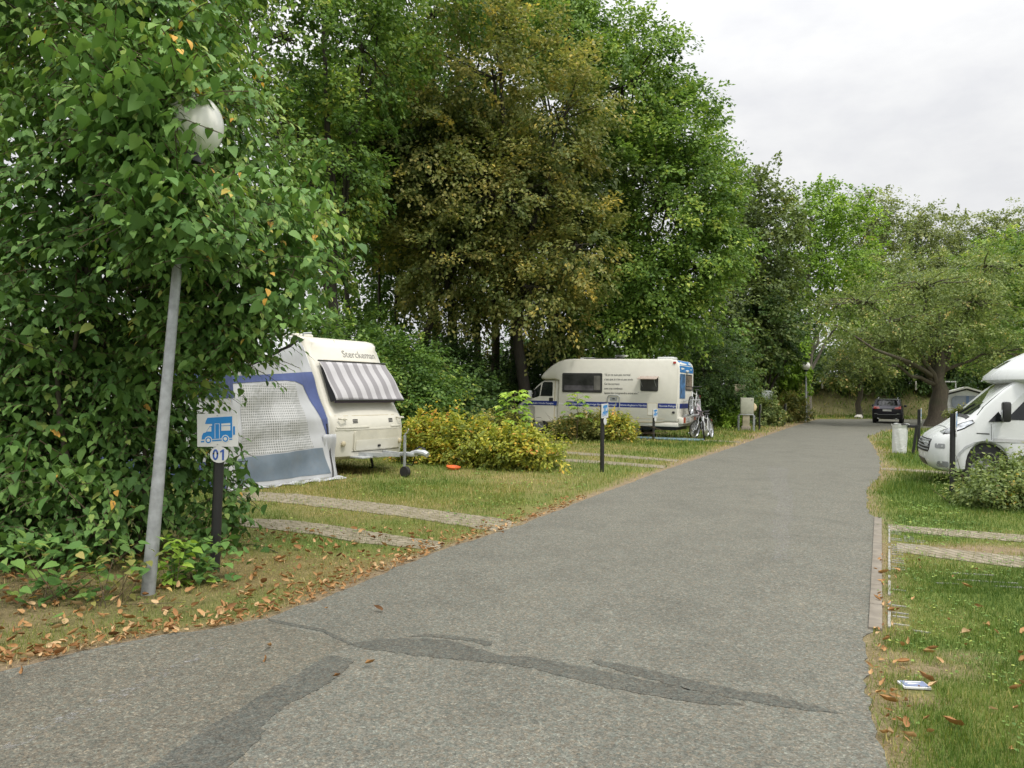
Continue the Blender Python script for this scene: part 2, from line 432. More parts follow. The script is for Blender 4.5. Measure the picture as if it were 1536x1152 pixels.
MAT['leaf_yellow'] = M_leaf('leaf_yellow', [(.0,(.048,.072,.013)),(.4,(.130,.160,.022)),(.72,(.225,.225,.030)),(.92,(.33,.225,.032)),(1.,(.34,.15,.05))])
MAT['leaf_olive'] = M_leaf('leaf_olive', [(.0,(.035,.052,.015)),(.45,(.090,.110,.030)),(.75,(.165,.160,.046)),(1.,(.29,.21,.07))])
MAT['leaf_apple'] = M_leaf('leaf_apple', [(.0,(.035,.058,.018)),(.5,(.085,.120,.036)),(.9,(.150,.185,.062)),(1.,(.28,.22,.09))])
MAT['leaf_dead'] = M_leaf('leaf_dead', [(.0,(.13,.065,.025)),(.4,(.30,.155,.055)),(.75,(.42,.25,.10)),(1.,(.52,.38,.20))], .7, .1, .3, 1.0)
MAT['grass'] = M_leaf('grass', [(.0,(.036,.080,.010)),(.35,(.090,.150,.021)),(.6,(.175,.185,.042)),(.82,(.34,.28,.105)),(1.,(.44,.36,.18))], .6, .3, .3, 1.45)

# ------------------------------------------------------------------ ground, road
def vnoise(x, y, s, seed=0):
    x, y = np.asarray(x, float)/s, np.asarray(y, float)/s
    xi, yi = np.floor(x).astype(np.int64), np.floor(y).astype(np.int64); fx, fy = x-xi, y-yi
    fx, fy = fx*fx*(3-2*fx), fy*fy*(3-2*fy)
    def h(a, b):
        n = (a*374761393 + b*668265263 + seed*1442695041) & 0x7fffffff
        n = ((n ^ (n >> 13))*1274126177) & 0x7fffffff
        return ((n ^ (n >> 16)) & 0xffff)/65535.0
    return (h(xi,yi)*(1-fx)+h(xi+1,yi)*fx)*(1-fy) + (h(xi,yi+1)*(1-fx)+h(xi+1,yi+1)*fx)*fy
def fnoise(x, y, s, seed=0):
    return .55*vnoise(x,y,s,seed)+.28*vnoise(x,y,s/2.1,seed+1)+.17*vnoise(x,y,s/4.3,seed+2)
def in_poly(x, y, poly):
    x, y = np.asarray(x), np.asarray(y); c = np.zeros(x.shape, bool); n = len(poly)
    for i in range(n):
        x1, y1 = poly[i][:2]; x2, y2 = poly[(i+1) % n][:2]
        if y1 == y2: continue
        c ^= ((y1 > y) != (y2 > y)) & (x < (x2-x1)*(y-y1)/(y2-y1) + x1)
    return c
def dist_line(x, y, pts):
    d = np.full(np.shape(x), 1e9)
    for a, b in zip(pts, pts[1:]):
        ax, ay, bx, by = a[0], a[1], b[0], b[1]; vx, vy = bx-ax, by-ay; q = vx*vx+vy*vy+1e-9
        t = np.clip(((x-ax)*vx + (y-ay)*vy)/q, 0, 1)
        d = np.minimum(d, np.hypot(x-ax-t*vx, y-ay-t*vy))
    return d
def resample(pts, step, amp, seed, freq=.25):
    """walk a polyline in small steps with a crumbled edge; step and amp may grow with distance"""
    out = []; rng = np.random.default_rng(seed)
    for a, b in zip(pts, pts[1:]):
        a, b = Vector(a), Vector(b); l = (b-a).length; dd = max(1, a.length/6)
        n = max(1, int(l/(step*dd))); nn = Vector((-(b-a).y, (b-a).x, 0)).normalized()
        for i in range(n):
            p = a.lerp(b, i/n); w = (vnoise(p.x*1.0, p.y, freq, seed)-.5)*2*amp + rng.normal()*amp*.3
            out.append(p + nn*w)
    out.append(Vector(pts[-1])); return out

left_px = [(0,1010),(100,984),(250,954),(400,929),(470,904),(560,868),(650,830),(780,789),(880,749),(1000,704),(1100,671),(1180,643),(1215,632)]
right_px = [(1330,1152),(1312,1080),(1300,1010),(1297,962),(1311,945),(1318,779),(1300,769),(1301,735),(1318,714),(1321,692),(1309,668),(1300,656),(1322,647),(1352,642.5)]
LEFT = [G(*p) for p in left_px]; RIGHT = [G(*p) for p in right_px]
LEFT[0:0] = [Vector((-16, .8, 0)), Vector((-6.2, 3.1, 0))]
RIGHT[0:0] = [Vector((.9, -6, 0)), Vector((1.35, 2.2, 0))]
LEFT = resample(LEFT, .07, .028, 3); RIGHT = resample(RIGHT, .07, .035, 5)
FAR = [G(1228,629), G(1300,628.5), Vector((40, 57.5, 0)), Vector((70, 60, 0)), Vector((70, 51, 0)), Vector((40, 47.6, 0))]
ROAD = [Vector((-16, -6, 0))] + LEFT + FAR + RIGHT[::-1]
ROADP = [(p.x, p.y) for p in ROAD]
BANK0 = 60.0
def bank(x, y):
    t = np.clip((np.asarray(y, float) - BANK0 - np.maximum(0, 18-np.asarray(x, float))*.3)/6.0, 0, 1); t = t*t*(3-2*t)
    return 2.3*t*np.clip((np.asarray(x, float)-8)/6, 0, 1)
def field(x, y):
    """how dry and how bare the ground is at a spot"""
    x, y = np.asarray(x, float), np.asarray(y, float)
    n = x*.903 - y*.428
    left = n < -2.1
    nz, nf = fnoise(x, y, 1.7, 4), fnoise(x, y, .5, 9)
    dry = np.where(left, np.where(y < 9.5, .60, np.where(y < 20, .50, .45)), np.where(y < 16, .15, .14)) + (nz-.5)*1.15 + (nf-.5)*.6
    dl = dist_line(x, y, LEFT[::6] + FAR[:4]); dr = dist_line(x, y, RIGHT[::6] + FAR[4:][::-1])
    edge = np.minimum(dl, dr)
    k = np.clip(y/16, .6, 3)
    dirt = np.clip(1.15 - edge/(.17*k + .34*k*nz), 0, 1)*np.where(left, .9, np.where(y > 9, .60, .65))
    dry = dry + .45*np.clip(1 - edge/(.55*k), 0, 1)
    lit = np.exp(-(((x+4.2)/2.0)**2 + ((y-5.7)/1.5)**2))         # litter under the near tree
    dirt = np.maximum(dirt, np.clip(lit*.55*(.35+nf), 0, 1))
    for px, py, rx, ry in ((1400,1005,.30,.14),(1345,985,.22,.12),(1440,985,.24,.12),(1360,1050,.20,.09),(1330,1110,.16,.14),(1480,826,.9,.3),(1405,655,1.2,.8)):
        c = G(px, py); e = np.exp(-(((x-c.x)/rx)**2 + ((y-c.y)/ry)**2)); dirt = np.maximum(dirt, np.clip(e*1.1*(.3+nf), 0, .8)); dry = dry + e*.5
    dirt = np.maximum(dirt, np.clip((y-57)/3, 0, 1)*np.clip((x-14)/4, 0, 1)*(.05+.75*nf))   # leaf litter on the bank, its brown also painted in for canopy shade
    return np.clip(dry, 0, 1), np.clip(dirt, 0, 1)

def axis(lo, hi, a, b, st):
    v = list(np.arange(a, b, st)); g, x = st, b
    while x < hi: v.append(x); g *= 1.22; x += g
    v.append(hi); g, x = st, a
    while x > lo:
        g *= 1.22; x -= g; v.insert(0, max(x, lo))
    return np.array(v)
gx, gy = axis(-1500, 1500, -8, 16, .13), axis(-400, 2500, 2.5, 30, .13)
XX, YY = np.meshgrid(gx, gy)
ZZ = bank(XX, YY)
idx = np.arange(XX.size).reshape(XX.shape)
Q4 = np.stack([idx[:-1,:-1], idx[:-1,1:], idx[1:,1:], idx[1:,:-1]], -1).reshape(-1, 4)
gm = np_mesh('ground', np.stack([XX.ravel(), YY.ravel(), ZZ.ravel()], 1), None, Q4)
D_, T_ = field(XX.ravel(), YY.ravel())
for k, v in (('dry', D_), ('dirt', T_)):
    a = gm.attributes.new(k, 'FLOAT', 'POINT'); a.data.foreach_set('value', v.astype(np.float32))
t = NT('turf')
n1, n2 = t.noise(38, 8, .75), t.noise(7, 6, .65)
fine = t.math('ADD', t.math('MULTIPLY', n1, .7), t.math('MULTIPLY', n2, .3))
grn = t.ramp(fine, [(.3,(.040,.070,.012)),(.5,(.105,.155,.027)),(.7,(.185,.225,.050))])
dryc = t.ramp(fine, [(.3,(.075,.058,.022)),(.5,(.190,.150,.060)),(.7,(.36,.29,.13))])
soil = t.ramp(fine, [(.3,(.095,.070,.045)),(.5,(.220,.165,.105)),(.72,(.40,.31,.20))])
def fattr(nm): return t.node('ShaderNodeAttribute', attribute_name=nm).outputs['Fac']
jit = t.math('MULTIPLY', t.math('SUBTRACT', n1, .5), .9)
f1 = t.node('ShaderNodeClamp'); t.link(t.math('ADD', fattr('dry'), jit), f1.inputs[0])
f2 = t.node('ShaderNodeClamp'); t.link(t.math('ADD', t.math('MULTIPLY', fattr('dirt'), 1.1), t.math('MULTIPLY', jit, .5)), f2.inputs[0])
t.bump(fine, .9, .03)
g_o = finish('ground', gm, t.set(t.mix(f2.outputs[0], t.mix(f1.outputs[0], grn, dryc), soil), .95, 0, .2)); g_o['kind'] = 'structure'

def sheet(name, poly, z, mat, kind='structure'):
    pts = [Vector((p[0], p[1], z)) for p in poly]
    tri = tessellate_polygon([pts])
    n_ = len(pts); low = [(p.x, p.y, -.02) for p in pts]      # side walls down into the ground
    me = bpy.data.meshes.new(name); me.from_pydata([tuple(p) for p in pts] + low, [], [tuple(x) for x in tri] + [(i, (i+1) % n_, n_+(i+1) % n_, n_+i) for i in range(n_)])
    bm = bmesh.new(); bm.from_mesh(me)
    for f in bm.faces:
        f.normal_update()
        if f.normal.z < -.5: f.normal_flip()
    bm.to_mesh(me); bm.free()
    o = finish(name, me, mat)
    if kind: o['kind'] = kind
    return o

def asphalt(name, k=1.0, warm=0.0, worn=.5):
    t = NT(name); co = t.coord()
    v = t.node('ShaderNodeTexVoronoi'); v.inputs['Scale'].default_value = 135; t.link(co, v.inputs['Vector'])
    v2 = t.node('ShaderNodeTexVoronoi'); v2.inputs['Scale'].default_value = 64; t.link(co, v2.inputs['Vector'])
    s1 = t.node('ShaderNodeSeparateColor'); t.link(v.outputs['Color'], s1.inputs[0])
    s2 = t.node('ShaderNodeSeparateColor'); t.link(v2.outputs['Color'], s2.inputs[0])
    stone = t.math('ADD', t.math('MULTIPLY', s1.outputs[0], .6), t.math('MULTIPLY', s2.outputs[0], .4))
    big = t.noise(.55, 7, .62, co); mid = t.noise(6, 6, .7, co)
    f = t.math('ADD', t.math('MULTIPLY', stone, .62), t.math('ADD', t.math('ADD', t.math('MULTIPLY', mid, .16), .09), t.math('ADD', t.math('MULTIPLY', big, worn*.22), worn*.14)))
    c = lambda v_: (v_*k*(1.02+warm), v_*k*1.0, v_*k*(.83-warm))
    col = t.ramp(f, [(.28,c(.060)),(.55,c(.112)),(.80,c(.172)),(1.0,c(.36))])
    hue = t.ramp(s2.outputs[1], [(.0,(1.10,.98,.88)),(.5,(1,1,1)),(1.,(.90,1.0,1.02))])
    col = t.mix(.8, col, hue, 'MULTIPLY')
    stain = t.ramp(t.noise(1.3, 7, .7, co, .6), [(.34,(.86,.86,.86)),(.52,(1,1,1)),(.75,(1.06,1.055,1.03))])
    col = t.mix(1.0, col, stain, 'MULTIPLY')
    h = t.math('ADD', t.math('MULTIPLY', v.outputs['Distance'], -1.0), t.math('MULTIPLY', mid, .6))
    t.bump(h, .7, .006)
    return t.set(col, .88, 0, .3)
road = sheet('road', ROADP, .006, asphalt('asphalt', 1.04))
def blob(pxs, step=.05, amp=.018, seed=1, freq=.12):
    pts = [G(*p) for p in pxs]; return resample(pts + [pts[0]], step, amp, seed, freq)[:-1]
m_old, m_patch = asphalt('old_asphalt', .86, .035, .6), asphalt('patch_tar', .76, -.02, .3)
old = blob([(525,968),(400,931),(250,957),(100,988),(0,1013),(-260,1075),(-420,1200),(80,1300),(222,1160),(300,1100),(400,1040),(490,985)], .06, .012, 8)
sheet('road_patch', old, .0072, m_old)
for i, pl in enumerate((
    [(525,968),(565,960),(620,959),(680,963),(745,984),(800,988),(900,1007),(1000,1029),(1075,1045),(1115,1059),(1080,1060),(1000,1050),(900,1031),(800,1004),(745,996),(690,992),(600,982),(550,975)],
    [(885,990),(960,1004),(1060,1029),(1150,1043),(1225,1061),(1265,1073),(1215,1068),(1150,1058),(1050,1040),(950,1014),(900,1000)],
    [(492,985),(530,990),(512,1015),(470,1040),(425,1062),(397,1090),(392,1110),(335,1160),(215,1160),(300,1100),(400,1040)],
    [(610,957),(640,952),(690,956),(740,966),(735,970),(690,961),(640,957)])):
    sheet('road_patch', blob(pl, .02, .014, 20+i, .05), .0088, m_patch)
sheet('road_crack', blob([(400,929),(440,937),(485,945),(505,955),(528,966),(524,969),(498,957),(480,948),(440,941),(405,933)], .03, .005, 31), .0088, m_patch)
def worn(name, c, lo, hi):
    t = NT(name); t.set(t.ramp(t.noise(60, 4), [(.3, sc(c, .7)), (.7, c)]), .9)
    mx = t.node('ShaderNodeMixShader'); tr = t.node('ShaderNodeBsdfTransparent')
    t.link(t.ramp(t.noise(24, 6, .75), [(lo,(0,0,0)),(hi,(1,1,1))]), mx.inputs[0])
    t.link(tr.outputs[0], mx.inputs[1]); t.link(t.bsdf.outputs[0], mx.inputs[2]); t.link(mx.outputs[0], t.out.inputs['Surface']); return t.m
sheet('worn_line', blob([(330,968),(336,971),(200,1040),(60,1105),(-30,1150),(-50,1150),(40,1100),(190,1034)], .05, .012, 41), .0081, worn('worn_paint', (.27,.265,.25), .52, .66))
sheet('worn_line', blob([(1150,700),(1180,702),(1190,760),(1180,840),(1160,840),(1165,760)], .2, .05, 42), .0068, worn('worn_track', (.30,.29,.27), .50, .66))

# paver tracks and kerb
def pavers(name, c, bw, bh, rot):
    t = NT(name); mp = t.node('ShaderNodeMapping'); mp.inputs['Rotation'].default_value = (0, 0, rot); t.link(t.coord(), mp.inputs['Vector'])
    b = t.node('ShaderNodeTexBrick'); b.inputs['Scale'].default_value = 1.0; b.inputs['Brick Width'].default_value = bw; b.inputs['Row Height'].default_value = bh
    b.inputs['Mortar Size'].default_value = .012; b.inputs['Mortar Smooth'].default_value = .4
    b.inputs['Color1'].default_value = (*sc(c, .9), 1); b.inputs['Color2'].default_value = (*sc(c, 1.12), 1); b.inputs['Mortar'].default_value = (.14,.125,.080,1)
    t.link(mp.outputs[0], b.inputs['Vector'])
    n = t.noise(5, 7, .7); col = t.mix(t.ramp(n, [(.42,(0,0,0)),(.72,(.75,.75,.75))]), b.outputs['Color'], (.12,.105,.05,1))
    col = t.mix(.5, col, t.ramp(t.noise(70, 3), [(.3,(.7,.7,.7)),(.7,(1.2,1.2,1.2))]), 'MULTIPLY')
    t.bump(t.math('ADD', t.math('MULTIPLY', b.outputs['Fac'], -1), t.math('MULTIPLY', n, .5)), .6, .012)
    return t.set(col, .92, 0, .2)
m_pav = pavers('paver_blocks', (.27,.235,.175), .20, .10, R(-38))
m_pav2 = pavers('paver_blocks_pale', (.28,.245,.185), .20, .10, R(78))
BARE = []
def track(name, pxs, z, mat, seed, amp=.03):
    p = blob(pxs, .07, amp, seed, .2); sheet(name, p, z, mat); BARE.append(([(v.x, v.y) for v in p], 'pave'))
track('paver_track', [(345,737),(440,741),(600,759),(762,780),(776,789),(748,798),(600,775),(450,757),(340,748)], .008, m_pav, 51)
track('paver_track', [(360,777),(460,783),(560,799),(668,815),(655,826),(540,815),(460,801),(360,789)], .008, m_pav, 52)
track('paver_track', [(842,677),(930,683),(1018,690),(1015,693),(930,687),(842,680.5)], .008, m_pav, 53, .02)
track('paver_track', [(842,688),(920,693),(1000,699),(995,703),(915,697),(842,692)], .008, m_pav, 54, .02)
track('paver_track', [(1040,659.5),(1080,661),(1112,663),(1110,664.5),(1075,662.5),(1040,661)], .008, m_pav, 55, .02)
track('paver_track', [(1332,787),(1400,793),(1760,820),(1760,832),(1400,803),(1332,796)], .008, m_pav2, 56, .012)
track('paver_track', [(1345,815),(1420,824),(1760,860),(1760,880),(1420,839),(1345,828)], .008, m_pav2, 57, .012)
track('paver_track', [(1322,702),(1380,705),(1440,709),(1440,713),(1380,708.5),(1322,705)], .008, m_pav2, 58, .02)
# kerb stones flush with the road edge
kb = MB(); a, b = G(1317,778), G(1313,946); n_k = 8
dirk = (a-b).normalized(); rk = math.atan2(dirk.y, dirk.x); Lk = (a-b).length
for i in range(n_k):
    c = b + dirk*(Lk*(i+.5)/n_k)
    kb.box((c.x, c.y, .0), (Lk/n_k-.008, .090, .046), .006, Matrix.Rotation(rk + random.uniform(-.006,.006), 3, 'Z'))
k_o = kb.build('kerb', MAT['concrete']); k_o['kind'] = 'structure'
BARE.append(([(v.x, v.y) for v in (G(1308,778), G(1326,778), G(1326,946), G(1302,946))], 'pave'))
# grass paver lattice (white ribs showing between the turf)
gp = MB(); rng = np.random.default_rng(5)
o_, u_, v_ = G(1334,942), (G(1334,790)-G(1334,942)), Vector((0,0,0))
u_.normalize(); v_ = Vector((u_.y, -u_.x, 0)); Lg = (G(1334,790)-o_).length
for j in range(0, 3):
    for i in range(int(Lg/.11)):
        p = o_ + u_*(i*.11) + v_*(.0+j*.13)
        hide = fnoise(p.x, p.y, .5, 77)
        if j == 0 and rng.random() < .86:
            q = p + u_*.055; gp.box((q.x, q.y, -.004), (.11, .020, .03), 0, Matrix.Rotation(math.atan2(u_.y, u_.x), 3, 'Z'))
        if hide > .42 + j*.13 and rng.random() < .62:
            q = p + v_*.075; gp.box((q.x, q.y, -.006), (.018, .11, .03), 0, Matrix.Rotation(math.atan2(u_.y, u_.x), 3, 'Z'))
for px, py, l, rz in ((1480,873,.5,-12),(1460,862,.35,-12),(1420,876,.2,-8),(1530,882,.4,-10)):
    c = G(px, py); gp.box((c.x, c.y, -.006), (l, .022, .03), 0, Matrix.Rotation(R(rz), 3, 'Z'))
_p = G(1371,1031); BARE.append(([(_p.x-.09,_p.y-.13),(_p.x+.09,_p.y-.13),(_p.x+.09,_p.y+.06),(_p.x-.09,_p.y+.06)], 'plaque'))
g2 = gp.build('grass_paver', M_plain('paver_rib', (.30,.295,.27), .8, var=.3, scale=20, dirt=.8, dirtc=(.2,.18,.12)), smooth=None); g2['kind'] = 'structure'
# ------------------------------------------------------------------ grass blades and fallen leaves
def blades(name, n, sampler, h, w, seed, tintshift=0.0, keepdirt=.35):
    rng = np.random.default_rng(seed); x, y = sampler(rng, n)
    ok = ~in_poly(x, y, ROADP_S)
    for p, _ in BARE: ok &= ~(in_poly(x, y, p) & (rng.random(len(x)) < (.80 if _ != 'plaque' else 1)))
    x, y = x[ok], y[ok]; dry, dirt = field(x, y)
    ok = rng.random(len(x)) > dirt*(1-keepdirt*.2)*1.05
    x, y, dry = x[ok], y[ok], dry[ok]; m = len(x)
    az = rng.uniform(0, 6.28, m); ln = rng.uniform(.15, .9, m)
    F = np.stack([np.cos(az)*ln, np.sin(az)*ln, np.ones(m)*.8], 1)
    N = np.stack([-np.cos(az), -np.sin(az), ln], 1)
    k = np.clip(y/9, .8, 4)
    clump = .55 + .9*fnoise(x, y, .35, 61)
    lush = 1.25 - .55*dry
    sz = h*rng.uniform(.5, 1.4, m)*clump*lush*np.clip(k, .8, 1.6)
    wd = w*np.clip(k, .8, 4)/sz
    tint = np.clip(.08 + .62*dry + rng.normal(0, .13, m) + (rng.random(m) < .06)*.4 + tintshift, 0, 1)
    P = np.stack([x, y, bank(x, y) - .004], 1)
    me = leaf_mesh(name, P, F, N, sz, tint, 'blade', wd)
    o = finish(name, me, MAT['grass']); o['kind'] = 'stuff'; o['label'] = 'short grass of the verges, green with dry straw patches'; return o
ROADP_S = [(p.x, p.y) for p in ([ROAD[0]] + LEFT[::4] + FAR + RIGHT[::-1][::4])]
def rect(x0, x1, y0, y1, pw=1.0):
    def f(rng, n):
        y = y0 + (y1-y0)*rng.random(n)**pw; return rng.uniform(x0, x1, n), y
    return f
def wedge(y0, y1, l0, l1, pw=1.6):           # the part of the ground the lens takes in, with a margin
    def f(rng, n):
        y = y0 + (y1-y0)*rng.random(n)**pw
        return y*rng.uniform(l0, l1, n), y
    return f
blades('grass', 62000, wedge(3.0, 7.5, .42, .85, 1.15), .040, .0042, 1)
blades('grass', 60000, wedge(6.5, 15, .36, .85, 1.3), .042, .0046, 2)
blades('grass', 60000, wedge(3.0, 13, .85, 1.7, 1.0), .042, .0046, 15)
blades('grass', 30000, wedge(5.0, 16, -1.5, -.85, 1.0), .042, .0046, 16)
blades('grass', 110000, wedge(4.0, 13.5, -.85, .02, 1.1), .045, .0042, 3, .02)
blades('grass', 60000, wedge(11, 26, -.55, .3, 1.1), .050, .0055, 4)
blades('grass', 36000, wedge(13, 28, .36, .78, 1.2), .06, .006, 8)
blades('grass', 40000, wedge(24, 56, .08, .68, 1.2), .075, .007, 5)
blades('grass', 9000, wedge(55, 66, .28, .62, 1.0), .12, .014, 12, .05)

def tufts(name, n, sampler, seed, lo):
    rng = np.random.default_rng(seed); x, y = sampler(rng, n)
    ok = (~in_poly(x, y, ROADP_S)) & (fnoise(x, y, .42, 131) > lo); x, y = x[ok], y[ok]
    for p, _ in BARE:
        ok = ~in_poly(x, y, p); x, y = x[ok], y[ok]
    dry, dirt = field(x, y); ok = rng.random(len(x)) > dirt; x, y, dry = x[ok], y[ok], dry[ok]; m = len(x)
    az = rng.uniform(0, 6.28, m); ln = rng.uniform(.2, 1.2, m)
    F = np.stack([np.cos(az)*ln, np.sin(az)*ln, np.ones(m)*.9], 1); N = np.stack([-np.cos(az), -np.sin(az), ln], 1)
    sz = rng.uniform(.035, .085, m)
    o = finish(name, leaf_mesh(name, np.stack([x, y, np.zeros(m)], 1), F, N, sz, np.clip(.12+.5*dry+rng.normal(0,.15,m),0,1), 'blade', .0058*np.clip(y/8,.8,2)/sz), MAT['grass']); o['kind'] = 'stuff'; o['label'] = 'longer tufts in the lawn'
tufts('grass_tufts', 26000, wedge(3.0, 12, .42, .85, 1.2), 71, .56)
tufts('grass_tufts', 24000, wedge(4.2, 15, -.8, .02, 1.1), 72, .60)
def clover(n, sampler, seed):
    rng = np.random.default_rng(seed); x, y = sampler(rng, n)
    ok = (~in_poly(x, y, ROADP_S)) & (fnoise(x, y, .6, 171) > .52); x, y = x[ok], y[ok]; dry, dirt = field(x, y); ok = rng.random(len(x)) > dirt+dry*.5; x, y = x[ok], y[ok]; m = len(x)
    az = rng.uniform(0, 6.28, m); F = np.stack([np.cos(az), np.sin(az), rng.uniform(-.2,.2,m)], 1); N = np.array([0,0,1.]) + rng.normal(size=(m,3))*.25
    o = finish('clover', leaf_mesh('clover', np.stack([x, y, rng.uniform(.02,.045,m)], 1), F, N, rng.uniform(.012,.03,m)*np.clip(y/6,.9,2), np.clip(rng.normal(.62,.2,m),0,1), 'rhomb', 1.2), MAT['leaf_green']); o['kind'] = 'stuff'; o['label'] = 'low clover and weeds in the turf'
clover(7000, wedge(3.0, 12, .42, .85, 1.2), 73)
clover(9000, wedge(5.0, 16, -.6, .1, 1.1), 74)

def litter(name, n, sampler, size, seed, lab, near_edge=None, tmean=.60):
    rng = np.random.default_rng(seed); x, y = sampler(rng, n)
    if near_edge is not None:
        d = dist_line(x, y, near_edge[0][::5]); ok = rng.random(len(x)) < np.exp(-(d/near_edge[1])**2); x, y = x[ok], y[ok]
    ok = ~in_poly(x, y, ROADP_S) | (rng.random(len(x)) < .012); x, y = x[ok], y[ok]; m = len(x)
    az = rng.uniform(0, 6.28, m); F = np.stack([np.cos(az), np.sin(az), rng.uniform(-.1, .5, m)], 1)
    N = np.stack([rng.normal(0, .75, m), rng.normal(0, .75, m), np.ones(m)], 1)
    P = np.stack([x, y, rng.uniform(.012, .03, m)], 1)
    me = leaf_mesh(name, P, F, N, size*rng.uniform(.45, 1.25, m), np.clip(rng.normal(tmean, .25, m), 0, 1), 'curl', rng.uniform(.25, .9, m))
    o = finish(name, me, MAT['leaf_dead']); o['kind'] = 'stuff'; o['label'] = lab
litter('fallen_leaves', 22000, wedge(3.4, 12, -.85, .1, 1.0), .046, 6, 'dry orange leaves fallen along the left verge', (LEFT, .30))
litter('fallen_leaves', 1100, wedge(4.2, 9, -.80, -.1, 1.0), .065, 7, 'brown leaves lying under the near linden')
litter('fallen_leaves', 60, wedge(3.2, 8, .42, .8, 1.0), .075, 8, 'curled leaves lying on the right lawn')
litter('fallen_leaves', 900, wedge(3.0, 8, .30, .7, 1.0), .045, 9, 'leaf bits along the right road edge', (RIGHT, .20), .6)

# ------------------------------------------------------------------ the near linden
def near_linden():
    root = empty('linden_tree', (-4.35, 7.9, 0), 'large leafy linden with big heart shaped leaves enclosing the leaning globe lamp', 'tree')
    rng = np.random.default_rng(21)
    Lb = [(-4.9,8.0,2.4,2.0,1.35,2.5),(-3.55,7.5,4.15,1.30,1.25,1.55),(-3.0,7.35,3.15,1.22,1.0,.72),(-4.7,6.7,.5,.8,.45,.45),(-3.85,6.85,.5,.55,.35,.42),(-2.55,7.2,2.58,1.05,.75,.42),(-2.80,7.1,2.08,.66,.6,.36),(-2.45,7.3,3.05,.95,.7,.4),
          (-3.45,7.8,1.25,.72,.8,1.15),(-4.3,7.6,5.6,1.95,1.5,1.4),(-5.1,6.9,.75,.95,.75,.7),(-3.02,6.25,4.15,.58,.42,.52),(-2.72,6.15,3.05,.62,.36,.52),
          (-3.9,6.75,3.2,.9,.6,1.0),(-2.95,7.75,.62,.42,.45,.55),(-3.3,6.5,4.9,.9,.6,.6)]
    cl, oc = cloud(Lb, 5600, rng, .38, .68, .12, .12)
    ex, oe = cloud([(-3.02,6.0,4.05,.55,.30,.45),(-2.70,5.85,3.05,.50,.26,.45),(-2.95,5.9,3.55,.42,.25,.35),(-2.80,5.86,3.84,.30,.10,.28),(-2.55,5.9,4.02,.24,.10,.12),(-2.78,5.88,3.62,.22,.08,.2)], 480, rng, .8, .0, .1)
    ex2, oe2 = cloud([(-4.7,7.2,1.5,1.3,.6,1.3),(-3.6,7.3,1.6,.6,.5,.9),(-4.1,7.15,.75,.9,.4,.5),(-2.75,7.1,2.2,.62,.5,.42)], 900, rng, .7, .0, .1, .15)
    cl, oc = np.concatenate([cl, ex, ex2]), np.concatenate([oc, oe, oe2])
    inn, oi = cloud(Lb, 900, rng, .9, .3, .1, .2)
    tw_p = np.concatenate([cl, inn]); tw_o = np.concatenate([oc, oi])
    P, F, N, T, SZ = [], [], [], [], []
    tw = MB()
    for i in range(len(tw_p)):
        p, o = Vector(tw_p[i]), Vector(tw_o[i])
        if math.hypot(p.x+2.65-.05*(p.z-1.6), p.y-5.55) < .62 and p.z < 2.55: continue
        if p.z < 2.35 and p.y < 6.75 and -3.1 < p.x < -2.1: continue      # the post and lamp stand clear
        a = Vector((o.x*.9, o.y*.9, .0)) + Vector(rng.normal(size=3)*[.5,.5,.12]); a.z -= .05
        a.normalize(); ln = rng.uniform(.35, .72); nl = int(rng.integers(7, 12))
        s0 = p - a*ln*.75; side = a.cross(Vector((0,0,1))).normalized()
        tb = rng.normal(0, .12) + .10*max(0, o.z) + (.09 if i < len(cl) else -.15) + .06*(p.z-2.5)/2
        pts = []
        for k in range(nl):
            t = k/(nl-1); q = s0 + a*ln*t; q.z -= .20*ln*t*t*1.6
            pts.append(q.copy()); sg = 1 if k % 2 else -1
            f = side*sg*(.95-.6*t) + a*(.35+.7*t) + Vector((0,0,-.55 - .25*rng.random())) + Vector(rng.normal(size=3)*.22)
            n = Vector((0,0,.9)) + o*.45 + Vector(rng.normal(size=3)*.28)
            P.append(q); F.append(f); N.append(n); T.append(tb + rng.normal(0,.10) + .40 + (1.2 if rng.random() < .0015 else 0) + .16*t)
            SZ.append(rng.choice([rng.uniform(.045,.075), rng.uniform(.065,.105), rng.uniform(.085,.120)])*(1.12 - .5*t))
        if i % 2 == 0: tw.tube(pts[::3] + [pts[-1]], [.005,.004,.003,.002,.002,.0015][:len(pts[::3])+1], 4, cap=False)
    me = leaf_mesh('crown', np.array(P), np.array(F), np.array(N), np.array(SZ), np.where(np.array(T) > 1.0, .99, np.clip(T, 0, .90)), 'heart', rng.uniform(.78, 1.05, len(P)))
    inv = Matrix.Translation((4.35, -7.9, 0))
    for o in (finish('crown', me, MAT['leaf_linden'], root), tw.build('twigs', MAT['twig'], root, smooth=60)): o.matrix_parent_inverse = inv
    mb = MB()
    for (bx, by, tx, ty, tz, r) in ((-4.35,7.9,-4.2,7.8,6.4,.11),(-4.0,7.6,-3.1,7.4,4.6,.055),(-4.7,7.7,-5.3,7.6,4.8,.06),(-3.85,7.9,-2.9,7.4,3.0,.04),(-4.15,7.2,-4.0,6.9,3.4,.03),(-3.6,7.5,-3.4,7.4,2.2,.025)):
        mb.tube(limb_pts((bx,by,-.05),(tx,ty,tz),8,0,rng,.08), [r*(1.2-.9*k/8) for k in range(9)], 8)
    for j in rng.choice(len(tw_p), 110, replace=False):
        q = Vector(tw_p[j]); z = max(.5, q.z - .5); a = Vector((-4.3, 7.85, min(z, 5.8)))
        if q.z < 2.4 and q.y < 6.8: continue
        mb.tube(limb_pts(a, q, 5, .12, rng, .06), [.020,.016,.012,.009,.007,.004], 5, cap=False)
    mb.build('trunk', MAT['bark'], root, smooth=60).matrix_parent_inverse = inv
